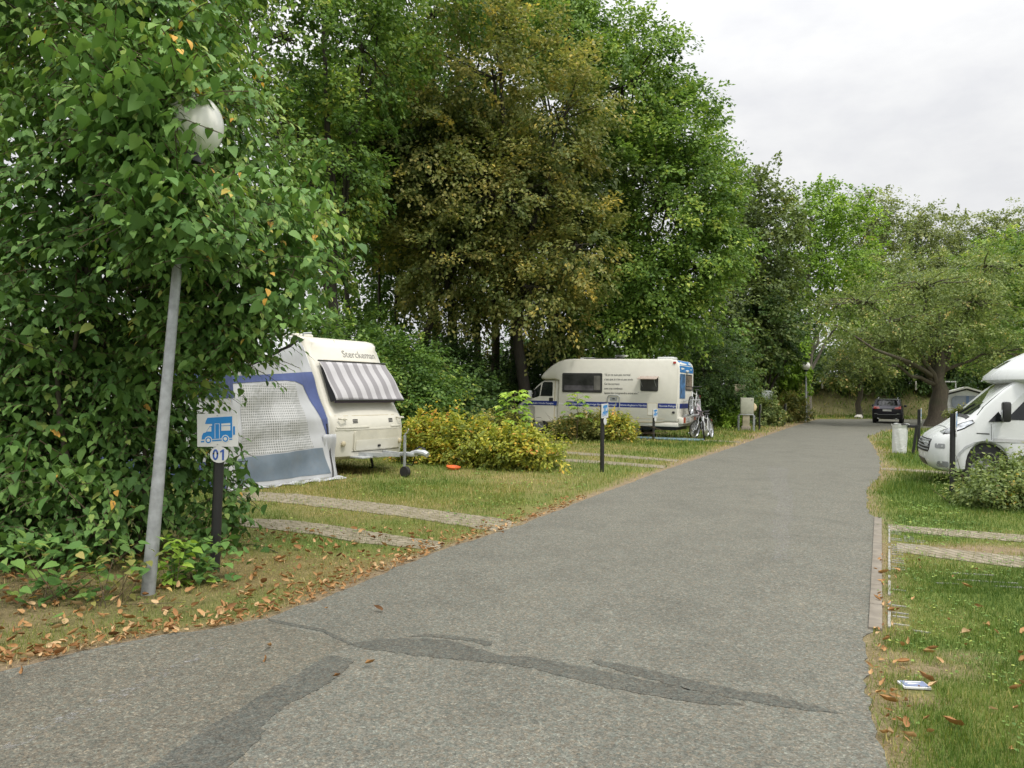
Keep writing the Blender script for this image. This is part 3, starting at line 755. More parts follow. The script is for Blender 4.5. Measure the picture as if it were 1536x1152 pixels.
near_linden()

# ------------------------------------------------------------------ the wood behind the pitches
WOOD = 'trees of the wood behind the pitches'
tree('broadleaf_tree', 'tall dark green tree rising just behind the near linden', 'tree', base(512,25), [lobe(430,60,25,120,120,3), lobe(545,80,26,95,120,3), lobe(400,240,24,110,120,3), lobe(500,240,25,85,110,2.5), lobe(330,-70,25,200,120,4), lobe(590,-60,27,150,110,3.5), lobe(455,365,25,70,75,2)],
     1050, 64, .16, .85, 'leaf_green', 'bark_dark', .20, 4.0, at(480,-40,25), 60, 31, WOOD)
tree('maple_tree', 'maple turning olive brown and bronze, standing in front of the greener trees', 'tree', base(792,30.5), [lobe(740,118,30,135,100,3), lobe(838,185,30,85,105,3), lobe(615,230,30,140,120,3), lobe(750,290,29.5,140,110,3), lobe(868,370,29,62,72,2.2), lobe(690,385,29.5,120,70,2.5), lobe(790,430,29,70,55,2), lobe(740,50,30,60,45,2), lobe(700,450,31,90,45,2.5), lobe(835,475,31,60,45,2)],
     1150, 72, .155, .85, 'leaf_brown', 'bark_dark', .26, 4.5, at(750,90,30.5), 90, 32, WOOD, tint=(.47,.15,.16))
tree('maple_tree', 'fresh green maple with a broad crown above the cream motorhome', 'tree', base(955,36), [lobe(950,125,35,85,100,3), lobe(850,55,35,70,60,3), lobe(1005,205,35,58,75,3), lobe(1055,292,35,52,60,2.5), lobe(1000,310,34,105,105,3), lobe(1035,395,34,58,65,2.5), lobe(950,420,33.5,95,80,2.5), lobe(905,500,33.5,75,55,2), lobe(1010,470,34,70,45,2), lobe(1078,370,34.5,32,40,2)],
     1500, 76, .17, .95, 'leaf_maple', 'bark_dark', .30, 4.0, at(930,90,36), 90, 33, WOOD, tint=(.46,.17,.16))
tree('broadleaf_tree', 'tall green tree closing the gap above and behind the bronze maple', 'tree', base(655,39), [lobe(650,20,39,130,100,4), lobe(760,-40,39,120,80,4), lobe(560,190,38,110,120,4), lobe(660,150,40,110,110,3), lobe(560,330,38,80,60,3), lobe(640,400,38,80,40,3), lobe(740,430,39,60,40,3), lobe(545,430,37,60,45,3), lobe(600,455,37,60,35,3)],
     1500, 44, .20, .85, 'leaf_green', 'bark_dark', .24, 7, at(650,20,39), 60, 34, WOOD, tint=(.45,.18,.15))
tree('broadleaf_tree', 'tall green tree rising between the bronze maple and the fresh green maple', 'tree', base(862,41), [lobe(805,40,41,75,70,4), lobe(790,-50,41,80,70,4), lobe(905,190,40,60,90,3), lobe(840,290,41,110,90,3), lobe(900,390,40,80,70,3)],
     1200, 40, .20, .85, 'leaf_green', 'bark_dark', .24, 6, at(845,30,41), 60, 35, WOOD, tint=(.48,.18,.15))
def ivy(root, b, r, h, seed, n=260):
    rng = np.random.default_rng(seed); z = rng.uniform(.1, h, n); a = rng.uniform(0, 6.28, n)
    O = np.stack([np.cos(a), np.sin(a), np.zeros(n)], 1); rr = r*(1.1+.9*rng.random(n))*(1-.3*z/h)
    P = np.array(b)[None] + O*rr[:, None] + np.stack([np.zeros(n), np.zeros(n), z], 1)
    Q, F, N, _ = sprays(P, O, 26, .32, rng, .3, .3, .3)
    o = finish('ivy', leaf_mesh('ivy', Q, F, N, .10*rng.uniform(.7,1.3,len(Q)), np.clip(rng.normal(.42,.2,len(Q)),0,1)), MAT['leaf_dark'], root)
    o.matrix_parent_inverse = Matrix.Translation(-Vector(b))
t_ = tree('broadleaf_tree', 'dark tree wrapped in ivy left of the bronze maple trunk', 'tree', base(690,31), [lobe(640,320,31,110,80,3), lobe(700,230,32,100,80,3), lobe(600,260,32,90,80,3)],
     500, 40, .18, .8, 'leaf_dusk', 'bark_dark', .26, 6, at(660,200,31), 50, 36, WOOD, tint=(.40,.17,.15))
ivy(t_, base(690,31), .45, 6.0, 5, 240)
t_ = tree('broadleaf_tree', 'ivy covered trunk standing just left of the cream motorhome roof', 'tree', base(832,32.5), [lobe(850,300,33,100,80,3), lobe(800,360,33,80,60,3)],
     420, 40, .18, .8, 'leaf_dusk', 'bark_dark', .32, 6, at(835,250,33), 50, 37, WOOD, tint=(.38,.17,.15))
ivy(t_, base(832,32.5), .60, 6.5, 6, 300)
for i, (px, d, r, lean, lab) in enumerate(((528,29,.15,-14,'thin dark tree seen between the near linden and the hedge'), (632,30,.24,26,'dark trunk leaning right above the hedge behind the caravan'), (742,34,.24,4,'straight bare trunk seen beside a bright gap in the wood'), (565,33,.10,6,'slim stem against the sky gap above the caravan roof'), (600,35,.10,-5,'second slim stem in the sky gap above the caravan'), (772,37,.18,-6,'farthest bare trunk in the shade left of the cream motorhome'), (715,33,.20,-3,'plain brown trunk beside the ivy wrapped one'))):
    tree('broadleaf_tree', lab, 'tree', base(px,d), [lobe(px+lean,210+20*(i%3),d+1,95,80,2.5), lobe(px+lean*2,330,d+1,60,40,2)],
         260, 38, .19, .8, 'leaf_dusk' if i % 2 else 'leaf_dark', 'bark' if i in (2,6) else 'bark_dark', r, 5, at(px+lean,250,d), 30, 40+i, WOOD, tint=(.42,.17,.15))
tree('broadleaf_tree', 'dusky brown green tree hanging behind the fresh green maple', 'tree', base(1125,47), [lobe(1140,370,47,48,85,3), lobe(1150,450,48.5,46,90,2.5), lobe(1105,480,46,75,100,3), lobe(1140,300,48,36,40,2), lobe(1080,530,45,60,60,3)],
     1100, 40, .22, .85, 'leaf_dusk', 'bark_dark', .24, 4, at(1140,330,47), 50, 50, WOOD, tint=(.42,.16,.15))
tree('broadleaf_tree', 'dark leaning tree with slanting stems beside the utility cabinets', 'tree', base(1128,45), [lobe(1150,500,46,55,50,3), lobe(1150,450,49,34,50,2)],
     300, 36, .2, .8, 'leaf_dark', 'bark_dark', .13, 1.5, at(1160,520,45.5), 30, 51, WOOD, stems=2)
# ------------------------------------------------------------------ trees at the far end of the road
FAR_T = 'tall trees beyond the end of the road'
tree('maple_tree', 'light green maple whose trunk stands right behind the far globe lamp', 'tree', base(1213,53.5), [lobe(1215,330,54,50,50,2.5), lobe(1200,405,54,60,60,3), lobe(1262,390,55,58,70,3), lobe(1250,320,55,50,45,2.5), lobe(1190,480,54,40,50,2.5), lobe(1252,462,54.5,46,36,2.2), lobe(1285,440,55,40,40,2.5)],
     900, 30, .22, .75, 'leaf_bright', 'bark_pale', .22, 3.0, at(1215,330,54), 70, 52, None, tint=(.34,.16,.16), shell=.7)
for i, (px, top, d, w, mt, lab) in enumerate(((1312,285,78,46,'leaf_grey','pale feathery tree at the far end, left of the airy pair'), (1382,305,80,44,'leaf_grey','airy grey green tree in the middle beyond the road end'), (1440,315,82,38,'leaf_grey','thin grey green tree beside the notch of bright sky'), (1515,310,80,46,'leaf_grey','pale tree right of the sky notch above the white motorhome'))):
    tree('birch_tree', lab, 'tree', base(px,d), [lobe(px,top+45,d,w,45,3), lobe(px-w*.3,top+120,d,w*.85,60,3), lobe(px+w*.4,top+140,d,w*.7,70,3), lobe(px,top+210,d,w,60,3)],
         760, 34, .25, 1.0, mt, 'bark_pale', .24, 5, at(px,top+20,d), 80, 60+i, FAR_T, tint=(.45,.17,.15), shell=.7, droop=.3)
tree('broadleaf_tree', 'bright green tree behind the white motorhome', 'tree', base(1560,49), [lobe(1530,400,49,55,60,3), lobe(1505,500,49,60,50,3), lobe(1560,480,49,70,90,3)],
     800, 38, .19, .8, 'leaf_maple', 'bark', .2, 2.5, at(1540,380,49), 40, 66, None)
tree('broadleaf_tree', 'broad mid green tree in front of the pale feathery trees', 'tree', base(1335,66), [lobe(1330,420,66,70,50,5), lobe(1390,450,66,60,50,5), lobe(1290,500,61,55,45,5), lobe(1360,510,61,60,40,5), lobe(1460,420,68,60,50,3), lobe(1510,420,66,60,60,3), lobe(1430,480,67,70,50,3)],
     1200, 34, .24, .85, 'leaf_apple', 'bark', .25, 3, at(1350,400,66), 60, 67, FAR_T, tint=(.5,.17,.15), shell=.65)
tree('apple_tree', 'spreading old tree with bare layered limbs beside the white motorhome nose', 'tree', base(1406,43), [lobe(1300,455,42,95,22,2.5), lobe(1385,430,43,95,28,3), lobe(1460,455,43,90,45,3), lobe(1262,492,37,52,9,1.4), lobe(1330,515,41.5,80,20,2.5), lobe(1420,500,42,95,40,3), lobe(1500,530,42,60,32,3), lobe(1312,540,40,36,12,1.4), lobe(1480,400,44,60,32,2.5), lobe(1350,480,40,60,18,2)],
     1100, 30, .13, .70, 'leaf_apple', 'bark', .55, 1.9, at(1408,470,43), 130, 68, None, lf=.26, tint=(.46,.16,.16), shell=.9, flat=.09, rej=.5)
tree('cherry_tree', 'slender young tree on the grass at the road end, left of the parked car', 'tree', base(1290,57), [lobe(1290,540,57,50,22,2), lobe(1268,560,57,34,16,1.6), lobe(1312,555,57,34,18,1.6)],
     210, 26, .20, .7, 'leaf_apple', 'bark', .24, 2.2, at(1291,530,57), 30, 69, None, tint=(.42,.2,.2))
# ------------------------------------------------------------------ hedges and shrubs
HEDGE = 'bushes of the overgrown hedge'
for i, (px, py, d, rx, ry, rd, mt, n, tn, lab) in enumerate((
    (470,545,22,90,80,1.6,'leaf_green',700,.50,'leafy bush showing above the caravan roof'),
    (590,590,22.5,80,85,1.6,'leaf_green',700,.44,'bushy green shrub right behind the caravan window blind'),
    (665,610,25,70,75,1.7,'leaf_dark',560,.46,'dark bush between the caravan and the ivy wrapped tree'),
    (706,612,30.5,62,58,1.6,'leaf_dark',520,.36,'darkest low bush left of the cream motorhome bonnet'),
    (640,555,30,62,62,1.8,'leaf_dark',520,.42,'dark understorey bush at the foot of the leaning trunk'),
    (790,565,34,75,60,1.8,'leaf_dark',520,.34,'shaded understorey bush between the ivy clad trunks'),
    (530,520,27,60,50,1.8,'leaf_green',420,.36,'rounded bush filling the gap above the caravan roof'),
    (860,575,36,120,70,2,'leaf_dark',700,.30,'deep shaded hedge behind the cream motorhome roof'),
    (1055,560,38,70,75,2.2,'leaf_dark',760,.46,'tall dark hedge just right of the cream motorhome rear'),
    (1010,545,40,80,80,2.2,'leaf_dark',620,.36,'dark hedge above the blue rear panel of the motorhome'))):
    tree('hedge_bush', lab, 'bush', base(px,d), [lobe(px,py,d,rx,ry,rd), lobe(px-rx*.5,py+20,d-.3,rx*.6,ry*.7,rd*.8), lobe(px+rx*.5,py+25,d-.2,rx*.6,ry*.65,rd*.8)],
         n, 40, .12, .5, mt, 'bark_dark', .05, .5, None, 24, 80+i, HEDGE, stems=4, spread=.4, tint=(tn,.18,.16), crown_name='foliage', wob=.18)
for i, (px, py, d, rx, ry, rd, mt, n, lab, sz) in enumerate((
    (640,668,17.6,40,46,.7,'leaf_yellow',330,'golden yellow shrub nearest the caravan hitch',.075),
    (705,672,17.0,46,40,.7,'leaf_yellow',340,'yellow green shrub in the middle of the clump by the caravan',.075),
    (772,676,16.4,58,36,.75,'leaf_yellow',420,'wide low yellow green shrub at the right end of the clump by the caravan',.07),
    (745,650,17.8,38,30,.6,'leaf_olive',200,'rusty tipped shrub standing at the back of the yellow clump',.075),
    (862,646,26,30,19,.7,'leaf_olive',220,'dull olive shrub below the cab door of the cream motorhome',.085),
    (898,644,25.8,26,19,.7,'leaf_olive',220,'olive shrub below the step hoop on the motorhome side',.085),
    (926,645,25.6,19,19,.5,'leaf_yellow',200,'golden shrub at the right end of the row beside the motorhome',.085),
    (1512,735,11.8,56,36,.6,'leaf_apple',520,'grassy shrub with little yellow flowers before the white motorhome wheel',.05),
    (1560,728,12.6,40,46,.6,'leaf_olive',240,'taller shrub cut by the frame edge beside the white motorhome',.06),
    (1092,632,37,22,22,.8,'leaf_bright',200,'light green shrub left of the beige meter cabinet',.10),
    (1152,622,40,20,30,.8,'leaf_apple',220,'weedy shrub climbing the grey metal panel',.10),
    (1190,612,46,22,22,1.0,'leaf_olive',200,'rust tinged undergrowth left of the far globe lamp',.11),
    (1188,560,49,26,50,1.2,'leaf_bright',420,'sunny yellow green bush behind the far globe lamp',.15),
    (1436,622,37,12,8,.4,'leaf_olive',46,'low plant in front of the white mobile home',.09))):
    slim = mt in ('leaf_yellow', 'leaf_olive', 'leaf_apple')
    sr_ = tree('shrub', lab, 'shrub', base(px,d), [lobe(px,py,d,rx,ry,rd), lobe(px-rx*.45,py+ry*.15,d-.15,rx*.6,ry*.75,rd*.8), lobe(px+rx*.5,py+ry*.2,d-.1,rx*.55,ry*.7,rd*.8), lobe(px+rx*.1,py-ry*.35,d,rx*.5,ry*.6,rd*.6)],
         n, 34, sz*1.25, .22 if d < 20 else .28, mt, 'twig', .012, .1, None, 40, 110+i, 'low shrubs beside the pitches', stems=7, spread=.22, tint=(.44 if mt == 'leaf_yellow' else .44,.18,.16), crown_name='foliage', shape='slim' if slim else 'rhomb', width=1.7 if slim else 1, wob=.24, flat=.3, rej=.5, shell=.7, droop=-.05)
    if i == 7:                                # little yellow flowers among the stems
        rf_ = np.random.default_rng(5); c_ = np.array(lobe(px,py,d,rx,ry,rd)); nf_ = 46
        D_ = unit(rf_.normal(size=(nf_,3))*[1,.6,.8] + [0,-.6,.1]); Pf = c_[:3] + D_*c_[3:6]*rf_.uniform(.9,1.15,(nf_,1))
        Pf[:, 2] = np.maximum(Pf[:, 2], .08)
        Pf, Df = np.repeat(Pf, 5, 0), np.repeat(D_, 5, 0)
        fl_ = finish('blossoms', leaf_mesh('blossoms', Pf, rf_.normal(size=Pf.shape), Df + rf_.normal(size=Pf.shape)*.4, .026, .5, 'rhomb', 1.0), M_plain('petal_yellow', (.72,.50,.03), .6), sr_)
        fl_.matrix_parent_inverse = Matrix.Translation(-sr_.location)
def sapling(px, top, d, hgt, n, sz, lab, seed):
    rng = np.random.default_rng(seed); b = base(px, d); root = empty('maple_sapling', b, lab, 'sapling')
    P, F, N = [], [], []; mb = MB(); mb.tube([(0,0,-.02),(.03,0,hgt*.5),(.0,.02,hgt)], [.014,.010,.004], 6)
    for k in range(n):
        z = hgt*(.42 + .58*(k+.5)/n); a = k*2.4 + rng.normal()*.3; L = .42*(1.15 - z/hgt*.75)*rng.uniform(.7,1.2)
        e = Vector((math.cos(a)*L, math.sin(a)*L, z + .10)); mb.tube([(0,0,z-.05), e], [.005,.003], 4, cap=False)
        for j in range(3):
            a2 = a + (j-1)*.9; P.append(e + Vector((math.cos(a2)*.05, math.sin(a2)*.05, -.02*abs(j-1)))); F.append((math.cos(a2), math.sin(a2), -.25)); N.append(Vector((0,0,1)) + Vector(rng.normal(size=3)*.2))
    finish('foliage', leaf_mesh('foliage', np.array(P), np.array(F), np.array(N), sz*rng.uniform(.7,1.2,len(P)), np.clip(rng.normal(.55,.2,len(P)),0,1), 'maple'), MAT['leaf_bright'], root)
    mb.build('stem', MAT['twig'], root)
sapling(772, 592, 17.4, 1.58, 30, .20, 'bright young maple sapling poking out of the yellow shrubs', 3)
sapling(866, 600, 25.2, 1.55, 16, .22, 'thin young maple sapling before the motorhome cab door', 4)
# sprouts at the foot of the lamp
def weed(px, py, h, n, sz, mt, lab, seed, sx=.22):
    rng = np.random.default_rng(seed); b = G(px, py); root = empty('weed', b, lab, 'plant', 0, 'weeds at the foot of the near linden')
    P = np.stack([rng.normal(0,sx,n), rng.normal(0,sx*.7,n), rng.uniform(.03,h,n)], 1); a = rng.uniform(0,6.28,n)
    F = np.stack([np.cos(a), np.sin(a), rng.uniform(-.4,.2,n)], 1); N = np.array([0,0,1.]) + rng.normal(size=(n,3))*.3
    finish('foliage', leaf_mesh('foliage', P, F, N, sz*rng.uniform(.6,1.2,n), np.clip(rng.normal(.55,.2,n),0,1), 'heart'), MAT[mt], root)
    mb = MB()
    for k in range(8):
        j = rng.integers(0, n); mb.tube([(rng.normal()*sx*.3, rng.normal()*sx*.3, -.01), P[j]], [.004,.002], 4, cap=False)
    mb.build('stem', MAT['twig'], root)
weed(262,880,.42,90,.075,'leaf_bright','bright leafy sprout right at the foot of the leaning lamp',1,.12)
weed(300,872,.36,130,.085,'leaf_linden','dark leafy weed between the lamp and the sign post',2,.17)
weed(165,905,.45,70,.07,'leaf_olive','straggly yellowing weed left of the lamp foot',3,.2)
weed(75,900,.5,160,.10,'leaf_linden','big leaved weed at the dark foot of the linden',4,.3)
# far undergrowth seen between the trunks, one mass
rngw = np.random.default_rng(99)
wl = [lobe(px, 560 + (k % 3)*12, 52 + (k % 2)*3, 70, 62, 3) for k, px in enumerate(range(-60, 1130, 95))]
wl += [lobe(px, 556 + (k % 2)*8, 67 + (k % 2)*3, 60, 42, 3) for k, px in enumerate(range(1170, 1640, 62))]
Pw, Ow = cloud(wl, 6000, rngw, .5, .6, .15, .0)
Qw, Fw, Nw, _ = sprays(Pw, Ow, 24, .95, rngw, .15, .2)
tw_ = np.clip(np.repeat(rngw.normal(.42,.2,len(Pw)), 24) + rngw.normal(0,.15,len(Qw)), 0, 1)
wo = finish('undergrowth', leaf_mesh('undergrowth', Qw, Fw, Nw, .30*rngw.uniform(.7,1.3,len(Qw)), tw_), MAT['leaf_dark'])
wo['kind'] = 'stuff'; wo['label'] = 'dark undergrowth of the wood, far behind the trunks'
# ------------------------------------------------------------------ helpers for vehicles
from mathutils.bvhtree import BVHTree
def interp(prof, z):
    for (x0, z0), (x1, z1) in zip(prof, prof[1:]):
        if z0 <= z <= z1: return x0 + (x1-x0)*(z-z0)/max(z1-z0, 1e-6)
    return prof[-1][0]
def layered(name, prof, half, mat, parent, nose=None, tumble=None, edge=.05, ys=(0,.35,.62,.8,.91,.97,1.0), smooth=38, ycen=0.0, label=None):
    """a body from its side outline: the outline repeated on layers across the width; nose(x,z,u) pulls ends in, tumble(z) narrows it"""
    us = [-u for u in ys[::-1] if u > 0] + list(ys); n = len(prof)
    cx = sum(p[0] for p in prof)/n; cz = sum(p[1] for p in prof)/n
    nrm = []
    area = sum(prof[i][0]*prof[(i+1) % n][1]-prof[(i+1) % n][0]*prof[i][1] for i in range(n)); sgn = 1 if area > 0 else -1
    for i in range(n):
        a, b = Vector(prof[i-1]), Vector(prof[(i+1) % n]); d = (b-a).normalized(); nrm.append(Vector((-d.y, d.x))*sgn)
    mb = MB(); V, F = [], []
    for u in us:
        e = max(0, (abs(u)-.9)/.1); e = edge*(1-math.sqrt(max(0, 1-e*e)))
        for (x, z), m in zip(prof, nrm):
            xx, zz = x + m.x*e, z + m.y*e
            if nose: xx += nose(xx, zz, abs(u))
            V.append((xx, ycen + u*half*(tumble(zz) if tumble else 1), zz))
    for j in range(len(us)-1):
        for i in range(n): F.append((j*n+i, j*n+(i+1) % n, (j+1)*n+(i+1) % n, (j+1)*n+i))
    F.append(tuple(range(n))[::-1]); F.append(tuple((len(us)-1)*n+i for i in range(n)))
    mb.add(V, F)
    bmesh.ops.triangulate(mb.bm, faces=[f for f in mb.bm.faces if len(f.verts) > 4])
    bmesh.ops.recalc_face_normals(mb.bm, faces=mb.bm.faces)
    bvh = BVHTree.FromBMesh(mb.bm)
    return mb.build(name, mat, parent, smooth, label), bvh
def decal(name, poly, bvh, axis, mat, parent, off=.004, thick=.006, cuts=3, far=6.0, smooth=40, label=None):
    """a thin panel laid on a body: poly in (x,z) cast along y ('+y' = seen from +y), in (y,z) along x, in (x,y) along z"""
    s = 1 if axis[0] == '+' else -1; ax = axis[1]
    def P(a, b): return Vector({'y': (a, s*far, b), 'x': (s*far, a, b), 'z': (a, b, s*far)}[ax])
    D = Vector({'y': (0,-s,0), 'x': (-s,0,0), 'z': (0,0,-s)}[ax])
    bm = bmesh.new(); vs = [bm.verts.new(P(*p)) for p in poly]; bm.faces.new(vs)
    bmesh.ops.triangulate(bm, faces=bm.faces)
    for _ in range(cuts): bmesh.ops.subdivide_edges(bm, edges=[e for e in bm.edges if e.calc_length() > .08], cuts=1)
    bmesh.ops.triangulate(bm, faces=bm.faces)
    last = None
    for v in bm.verts:
        h, nrm, i, d = bvh.ray_cast(v.co, D)
        if h is None:
            h, nrm, i, d = bvh.find_nearest(v.co + D*(far-1.0))
        if nrm.dot(D) > 0: nrm = -nrm
        v.co = h + nrm*off
    bmesh.ops.recalc_face_normals(bm, faces=bm.faces)
    if bm.faces and sum((f.normal.dot(D) for f in bm.faces)) > 0: bmesh.ops.reverse_faces(bm, faces=bm.faces)
    r = bmesh.ops.extrude_face_region(bm, geom=bm.faces[:])
    for g in r['geom']:
        if isinstance(g, bmesh.types.BMVert): g.co -= D*thick
    bmesh.ops.recalc_face_normals(bm, faces=bm.faces)
    me = bpy.data.meshes.new(name); bm.to_mesh(me); bm.free()
    return finish(name, me, mat, parent, smooth, label)
def rrect(x0, x1, z0, z1, r=.05, n=4):
    out = []
    for cx, cz, a0 in ((x1-r, z1-r, 0), (x0+r, z1-r, 90), (x0+r, z0+r, 180), (x1-r, z0+r, 270)):
        for k in range(n+1):
            a = R(a0 + 90*k/n); out.append((cx + r*math.cos(a), cz + r*math.sin(a)))
    return out
def lettering(name, body, size, xs, org, xd, yd, mat, parent, width=None):
    me = text_mesh(body, size, xs, .0015)
    if width:
        w, x0 = text_width(me); me.transform(Matrix.Diagonal((width/w, 1, 1, 1)))
    xd, yd = Vector(xd).normalized(), Vector(yd).normalized(); zd = xd.cross(yd)
    M = Matrix((xd, yd, zd)).transposed().to_4x4(); M.translation = Vector(org)
    me.transform(M); return finish(name, me, mat, parent)
def wheel(parent, c, r, w, side=1, rim_mat='alloy', spokes=5, name='wheel'):
    """tyre with a rim and hub; side: which way the face looks along y"""
    mb = MB(); h = w/2
    mb.lathe([(r*.62,-h*.9),(r*.9,-h),(r*.985,-h*.75),(r,-h*.3),(r,h*.3),(r*.985,h*.75),(r*.9,h),(r*.62,h*.9),(r*.60,0),(r*.62,-h*.9)], c, 'y', 32)
    t = mb.build(name, MAT['rubber'], parent, 40)
    rb = MB(); f = side*h*.82
    rb.lathe([(r*.64,-f*.9),(r*.64,f),(r*.58,f*1.02),(r*.55,f*.6),(r*.5,f*.35),(.001,f*.35)] if side > 0 else [(r*.64,-f*.9),(r*.64,f),(r*.58,f*1.02),(r*.55,f*.6),(r*.5,f*.35),(.001,f*.35)], c, 'y', 28)
    for k in range(spokes):
        a = 2*PI*k/spokes; m = Matrix.Rotation(-a, 3, 'Y')
        rb.box(Vector(c) + m @ Vector((r*.32, f*.62, 0)), (r*.5, abs(f)*.3, r*.17), .006, m)
    rb.lathe([(r*.14,f*.3),(r*.14,f*.85),(r*.1,f*.95),(.001,f*.95)], c, 'y', 14)
    rb.build('rim', MAT[rim_mat], t, 35)
    return t

# ------------------------------------------------------------------ striped and checked cloth
def M_stripes(name, ax, period, c1, c2, duty=.5):
    t = NT(name); sp = t.node('ShaderNodeSeparateXYZ'); t.link(t.coord(), sp.inputs[0])
    fr = t.math('FRACT', t.math('DIVIDE', t.math('ADD', sp.outputs['XYZ'.index(ax)], 10.0), period))
    col = t.mix(t.math('GREATER_THAN', fr, duty), c1, c2)
    weave = t.ramp(t.noise(160, 2), [(.3,(.9,.9,.9)),(.7,(1.05,1.05,1.05))]); t.bump(t.noise(9, 4), .25, .02)
    return t.set(t.mix(1.0, col, weave, 'MULTIPLY'), .8)
MAT['blind_cloth'] = M_stripes('blind_cloth', 'Y', .272, (.43,.42,.43), (.235,.225,.235), .52)
def M_check(name):
    t = NT(name); sp = t.node('ShaderNodeSeparateXYZ'); t.link(t.coord(), sp.inputs[0])
    def f(o, p, d): return t.math('GREATER_THAN', t.math('FRACT', t.math('DIVIDE', t.math('ADD', sp.outputs[o], 10.0), p)), d)
    g = t.math('MAXIMUM', f(1, .042, .68), f(2, .042, .68))
    pan = t.ramp(t.noise(2.2, 4), [(.35,(.185,.195,.185)),(.7,(.29,.30,.285))])
    col = t.mix(g, pan, (.47,.47,.465,1)); t.bump(t.noise(5, 3, .5, None, .8), .5, .05)
    return t.set(col, .38, 0, .5)
MAT['mesh_window'] = M_check('mesh_window')
MAT['decal_sky'] = M_plain('decal_sky', (.06,.16,.34), .35, var=.9, scale=5)

# ------------------------------------------------------------------ globe lamps
def globe_lamp(b, topc, r, pr, label):
    b, topc = Vector(b), Vector(topc); root = empty('globe_lamp', b, label, 'lamp', 0, 'white globe lamps along the road')
    d = (topc - b); n = d.normalized(); e = d - n*(r+.03)
    MB().tube([-n*.05, n*.9, n*.92, e], [pr*1.12, pr*1.0, pr*.97, pr*.66], 18).build('pole', MAT['galvanised'], root, 50)
    MB().tube([e - n*.05, e - n*.02, e + n*.05], [pr*1.2, r*.48, r*.42], 18).build('collar', MAT['black_plastic'], root, 50)
    g = MB(); g.lathe([(max(.001, r*math.sin(PI*k/24)), -r*math.cos(PI*k/24)) for k in range(25)], d, 'z', 36)
    g.build('globe', MAT['opal'], root, 60)
    return root
globe_lamp(G(222,891), at(285,187,6.2), .258, .048, 'leaning grey lamp post with a white globe half hidden in the linden')
lb = G(1209,632); globe_lamp(lb, (lb.x-.05, lb.y, 3.42), .26, .075, 'upright white globe lamp far down the road by the grass corner')

# ------------------------------------------------------------------ pitch signs
def circle(cx, cy, r, n=20, ry=None): return [(cx + r*math.cos(2*PI*k/n), cy + (ry or r)*math.sin(2*PI*k/n)) for k in range(n)]
def pitch_sign(b, label, yaw, lean=(0,0), number=None, hgt=1.38, w=.37, plate=True):
    root = empty('pitch_sign', b, label, 'sign', yaw, 'camper pitch signs on black posts')
    lx, ly = lean; s = Vector((lx, ly, 1))
    pt = hgt - .03
    MB().tube([s*-.05, s*pt], .043, 16).build('post', MAT['post_black'], root, 40)
    o = s*(hgt-.145); o.y -= .052
    board = MB().prism(rrect(-w/2, w/2, -.145, .145, .006, 1), -.004, .004).build('board', MAT['sign_white'], root, 30)
    board.location = o; board.rotation_euler = (0, R(-1.5), 0)
    k = .37/755
    def U(pts): return [((x-512)*k, (440-y)*k) for x, y in pts]
    bl, wh = MB(), MB()
    bl.prism(U([(285,325),(300,268),(330,215),(785,192),(785,575),(708,582),(695,542),(660,520),(622,542),(604,586),(410,600),(395,560),(345,540),(297,565),(280,600),(218,606),(225,540),(250,490),(300,475),(370,362),(415,360),(415,325)]), -.0062, -.0042)
    bl.prism(U([(800,372),(836,370),(836,520),(800,525)]), -.0062, -.0042)
    for q in ([(205,632),(265,628),(265,655),(205,658)], [(410,615),(590,604),(590,628),(410,640)], [(730,596),(785,592),(785,610),(730,614)]): bl.prism(U(q), -.0062, -.0042)
    for cx, cy in ((345,618),(660,595)):
        wh.prism(U(circle(cx,cy,70)), -.0066, -.0063); bl.prism(U(circle(cx,cy,54)), -.0076, -.0068); wh.prism(U(circle(cx,cy,31)), -.0086, -.0078)
    wh.prism(U([(315,462),(375,374),(400,374),(400,462)]), -.0066, -.0063)
    wh.prism(U([(585,322),(752,312),(752,352),(585,357)]), -.0066, -.0063); wh.prism(U([(585,368),(752,363),(752,445),(585,450)]), -.0066, -.0063)
    for q in ([(463,320),(472,320),(472,590),(463,590)], [(545,320),(554,320),(554,590),(545,590)], [(472,320),(545,320),(545,329),(472,329)]): wh.prism(U(q), -.0066, -.0063)
    pg = bl.build('pictogram', MAT['sign_blue'], board, 30); wh.build('cutouts', MAT['sign_white'], pg, 30)
    for dz in (.13, -.125): MB().lathe([(.006,-.008),(.006,-.004)], (0, 0, dz), 'y', 8).build('bolt', MAT['alloy'], board)
    if plate:
        pl = MB().prism(circle(.0, .0, .082, 28, .072), -.004, .004).build('number_plate', MAT['sign_white'], root, 30)
        pl.location = s*(hgt-.36) + Vector((.022,-.052,0))
        if number:
            nb = MB(); zr, zi = circle(-.031, 0, .026, 24, .048), circle(-.031, 0, .011, 24, .032)
            for a in range(24):
                b_ = (a+1) % 24; nb.prism([zr[a], zr[b_], zi[b_], zi[a]], -.0070, -.0042)
            nb.prism([(.030,-.048),(.046,-.048),(.046,.048),(.034,.048),(.010,.030),(.014,.018),(.030,.028)], -.0070, -.0042)
            nb.build('number', MAT['sign_number'], pl, 30)
    return root
MAT['sign_number'] = M_plain('sign_number', (.03,.09,.36), .4)
pitch_sign(G(322,857), 'nearest sign with blue camper picture and the number 01 on a black post', R(-4), (.022,0), '01', 1.40)
pitch_sign(G(903,708), 'second camper sign standing on the grass before the cream motorhome', R(62), (-.02,0), None, 1.40)
pitch_sign(base(981,26.5), 'small camper sign in front of the rear wheel of the cream motorhome', R(55), (.02,0), None, 1.08, .34)
pitch_sign(G(1139,645), 'white edged pitch sign just right of the beige meter cabinet', R(76), (0,0), None, 1.18)
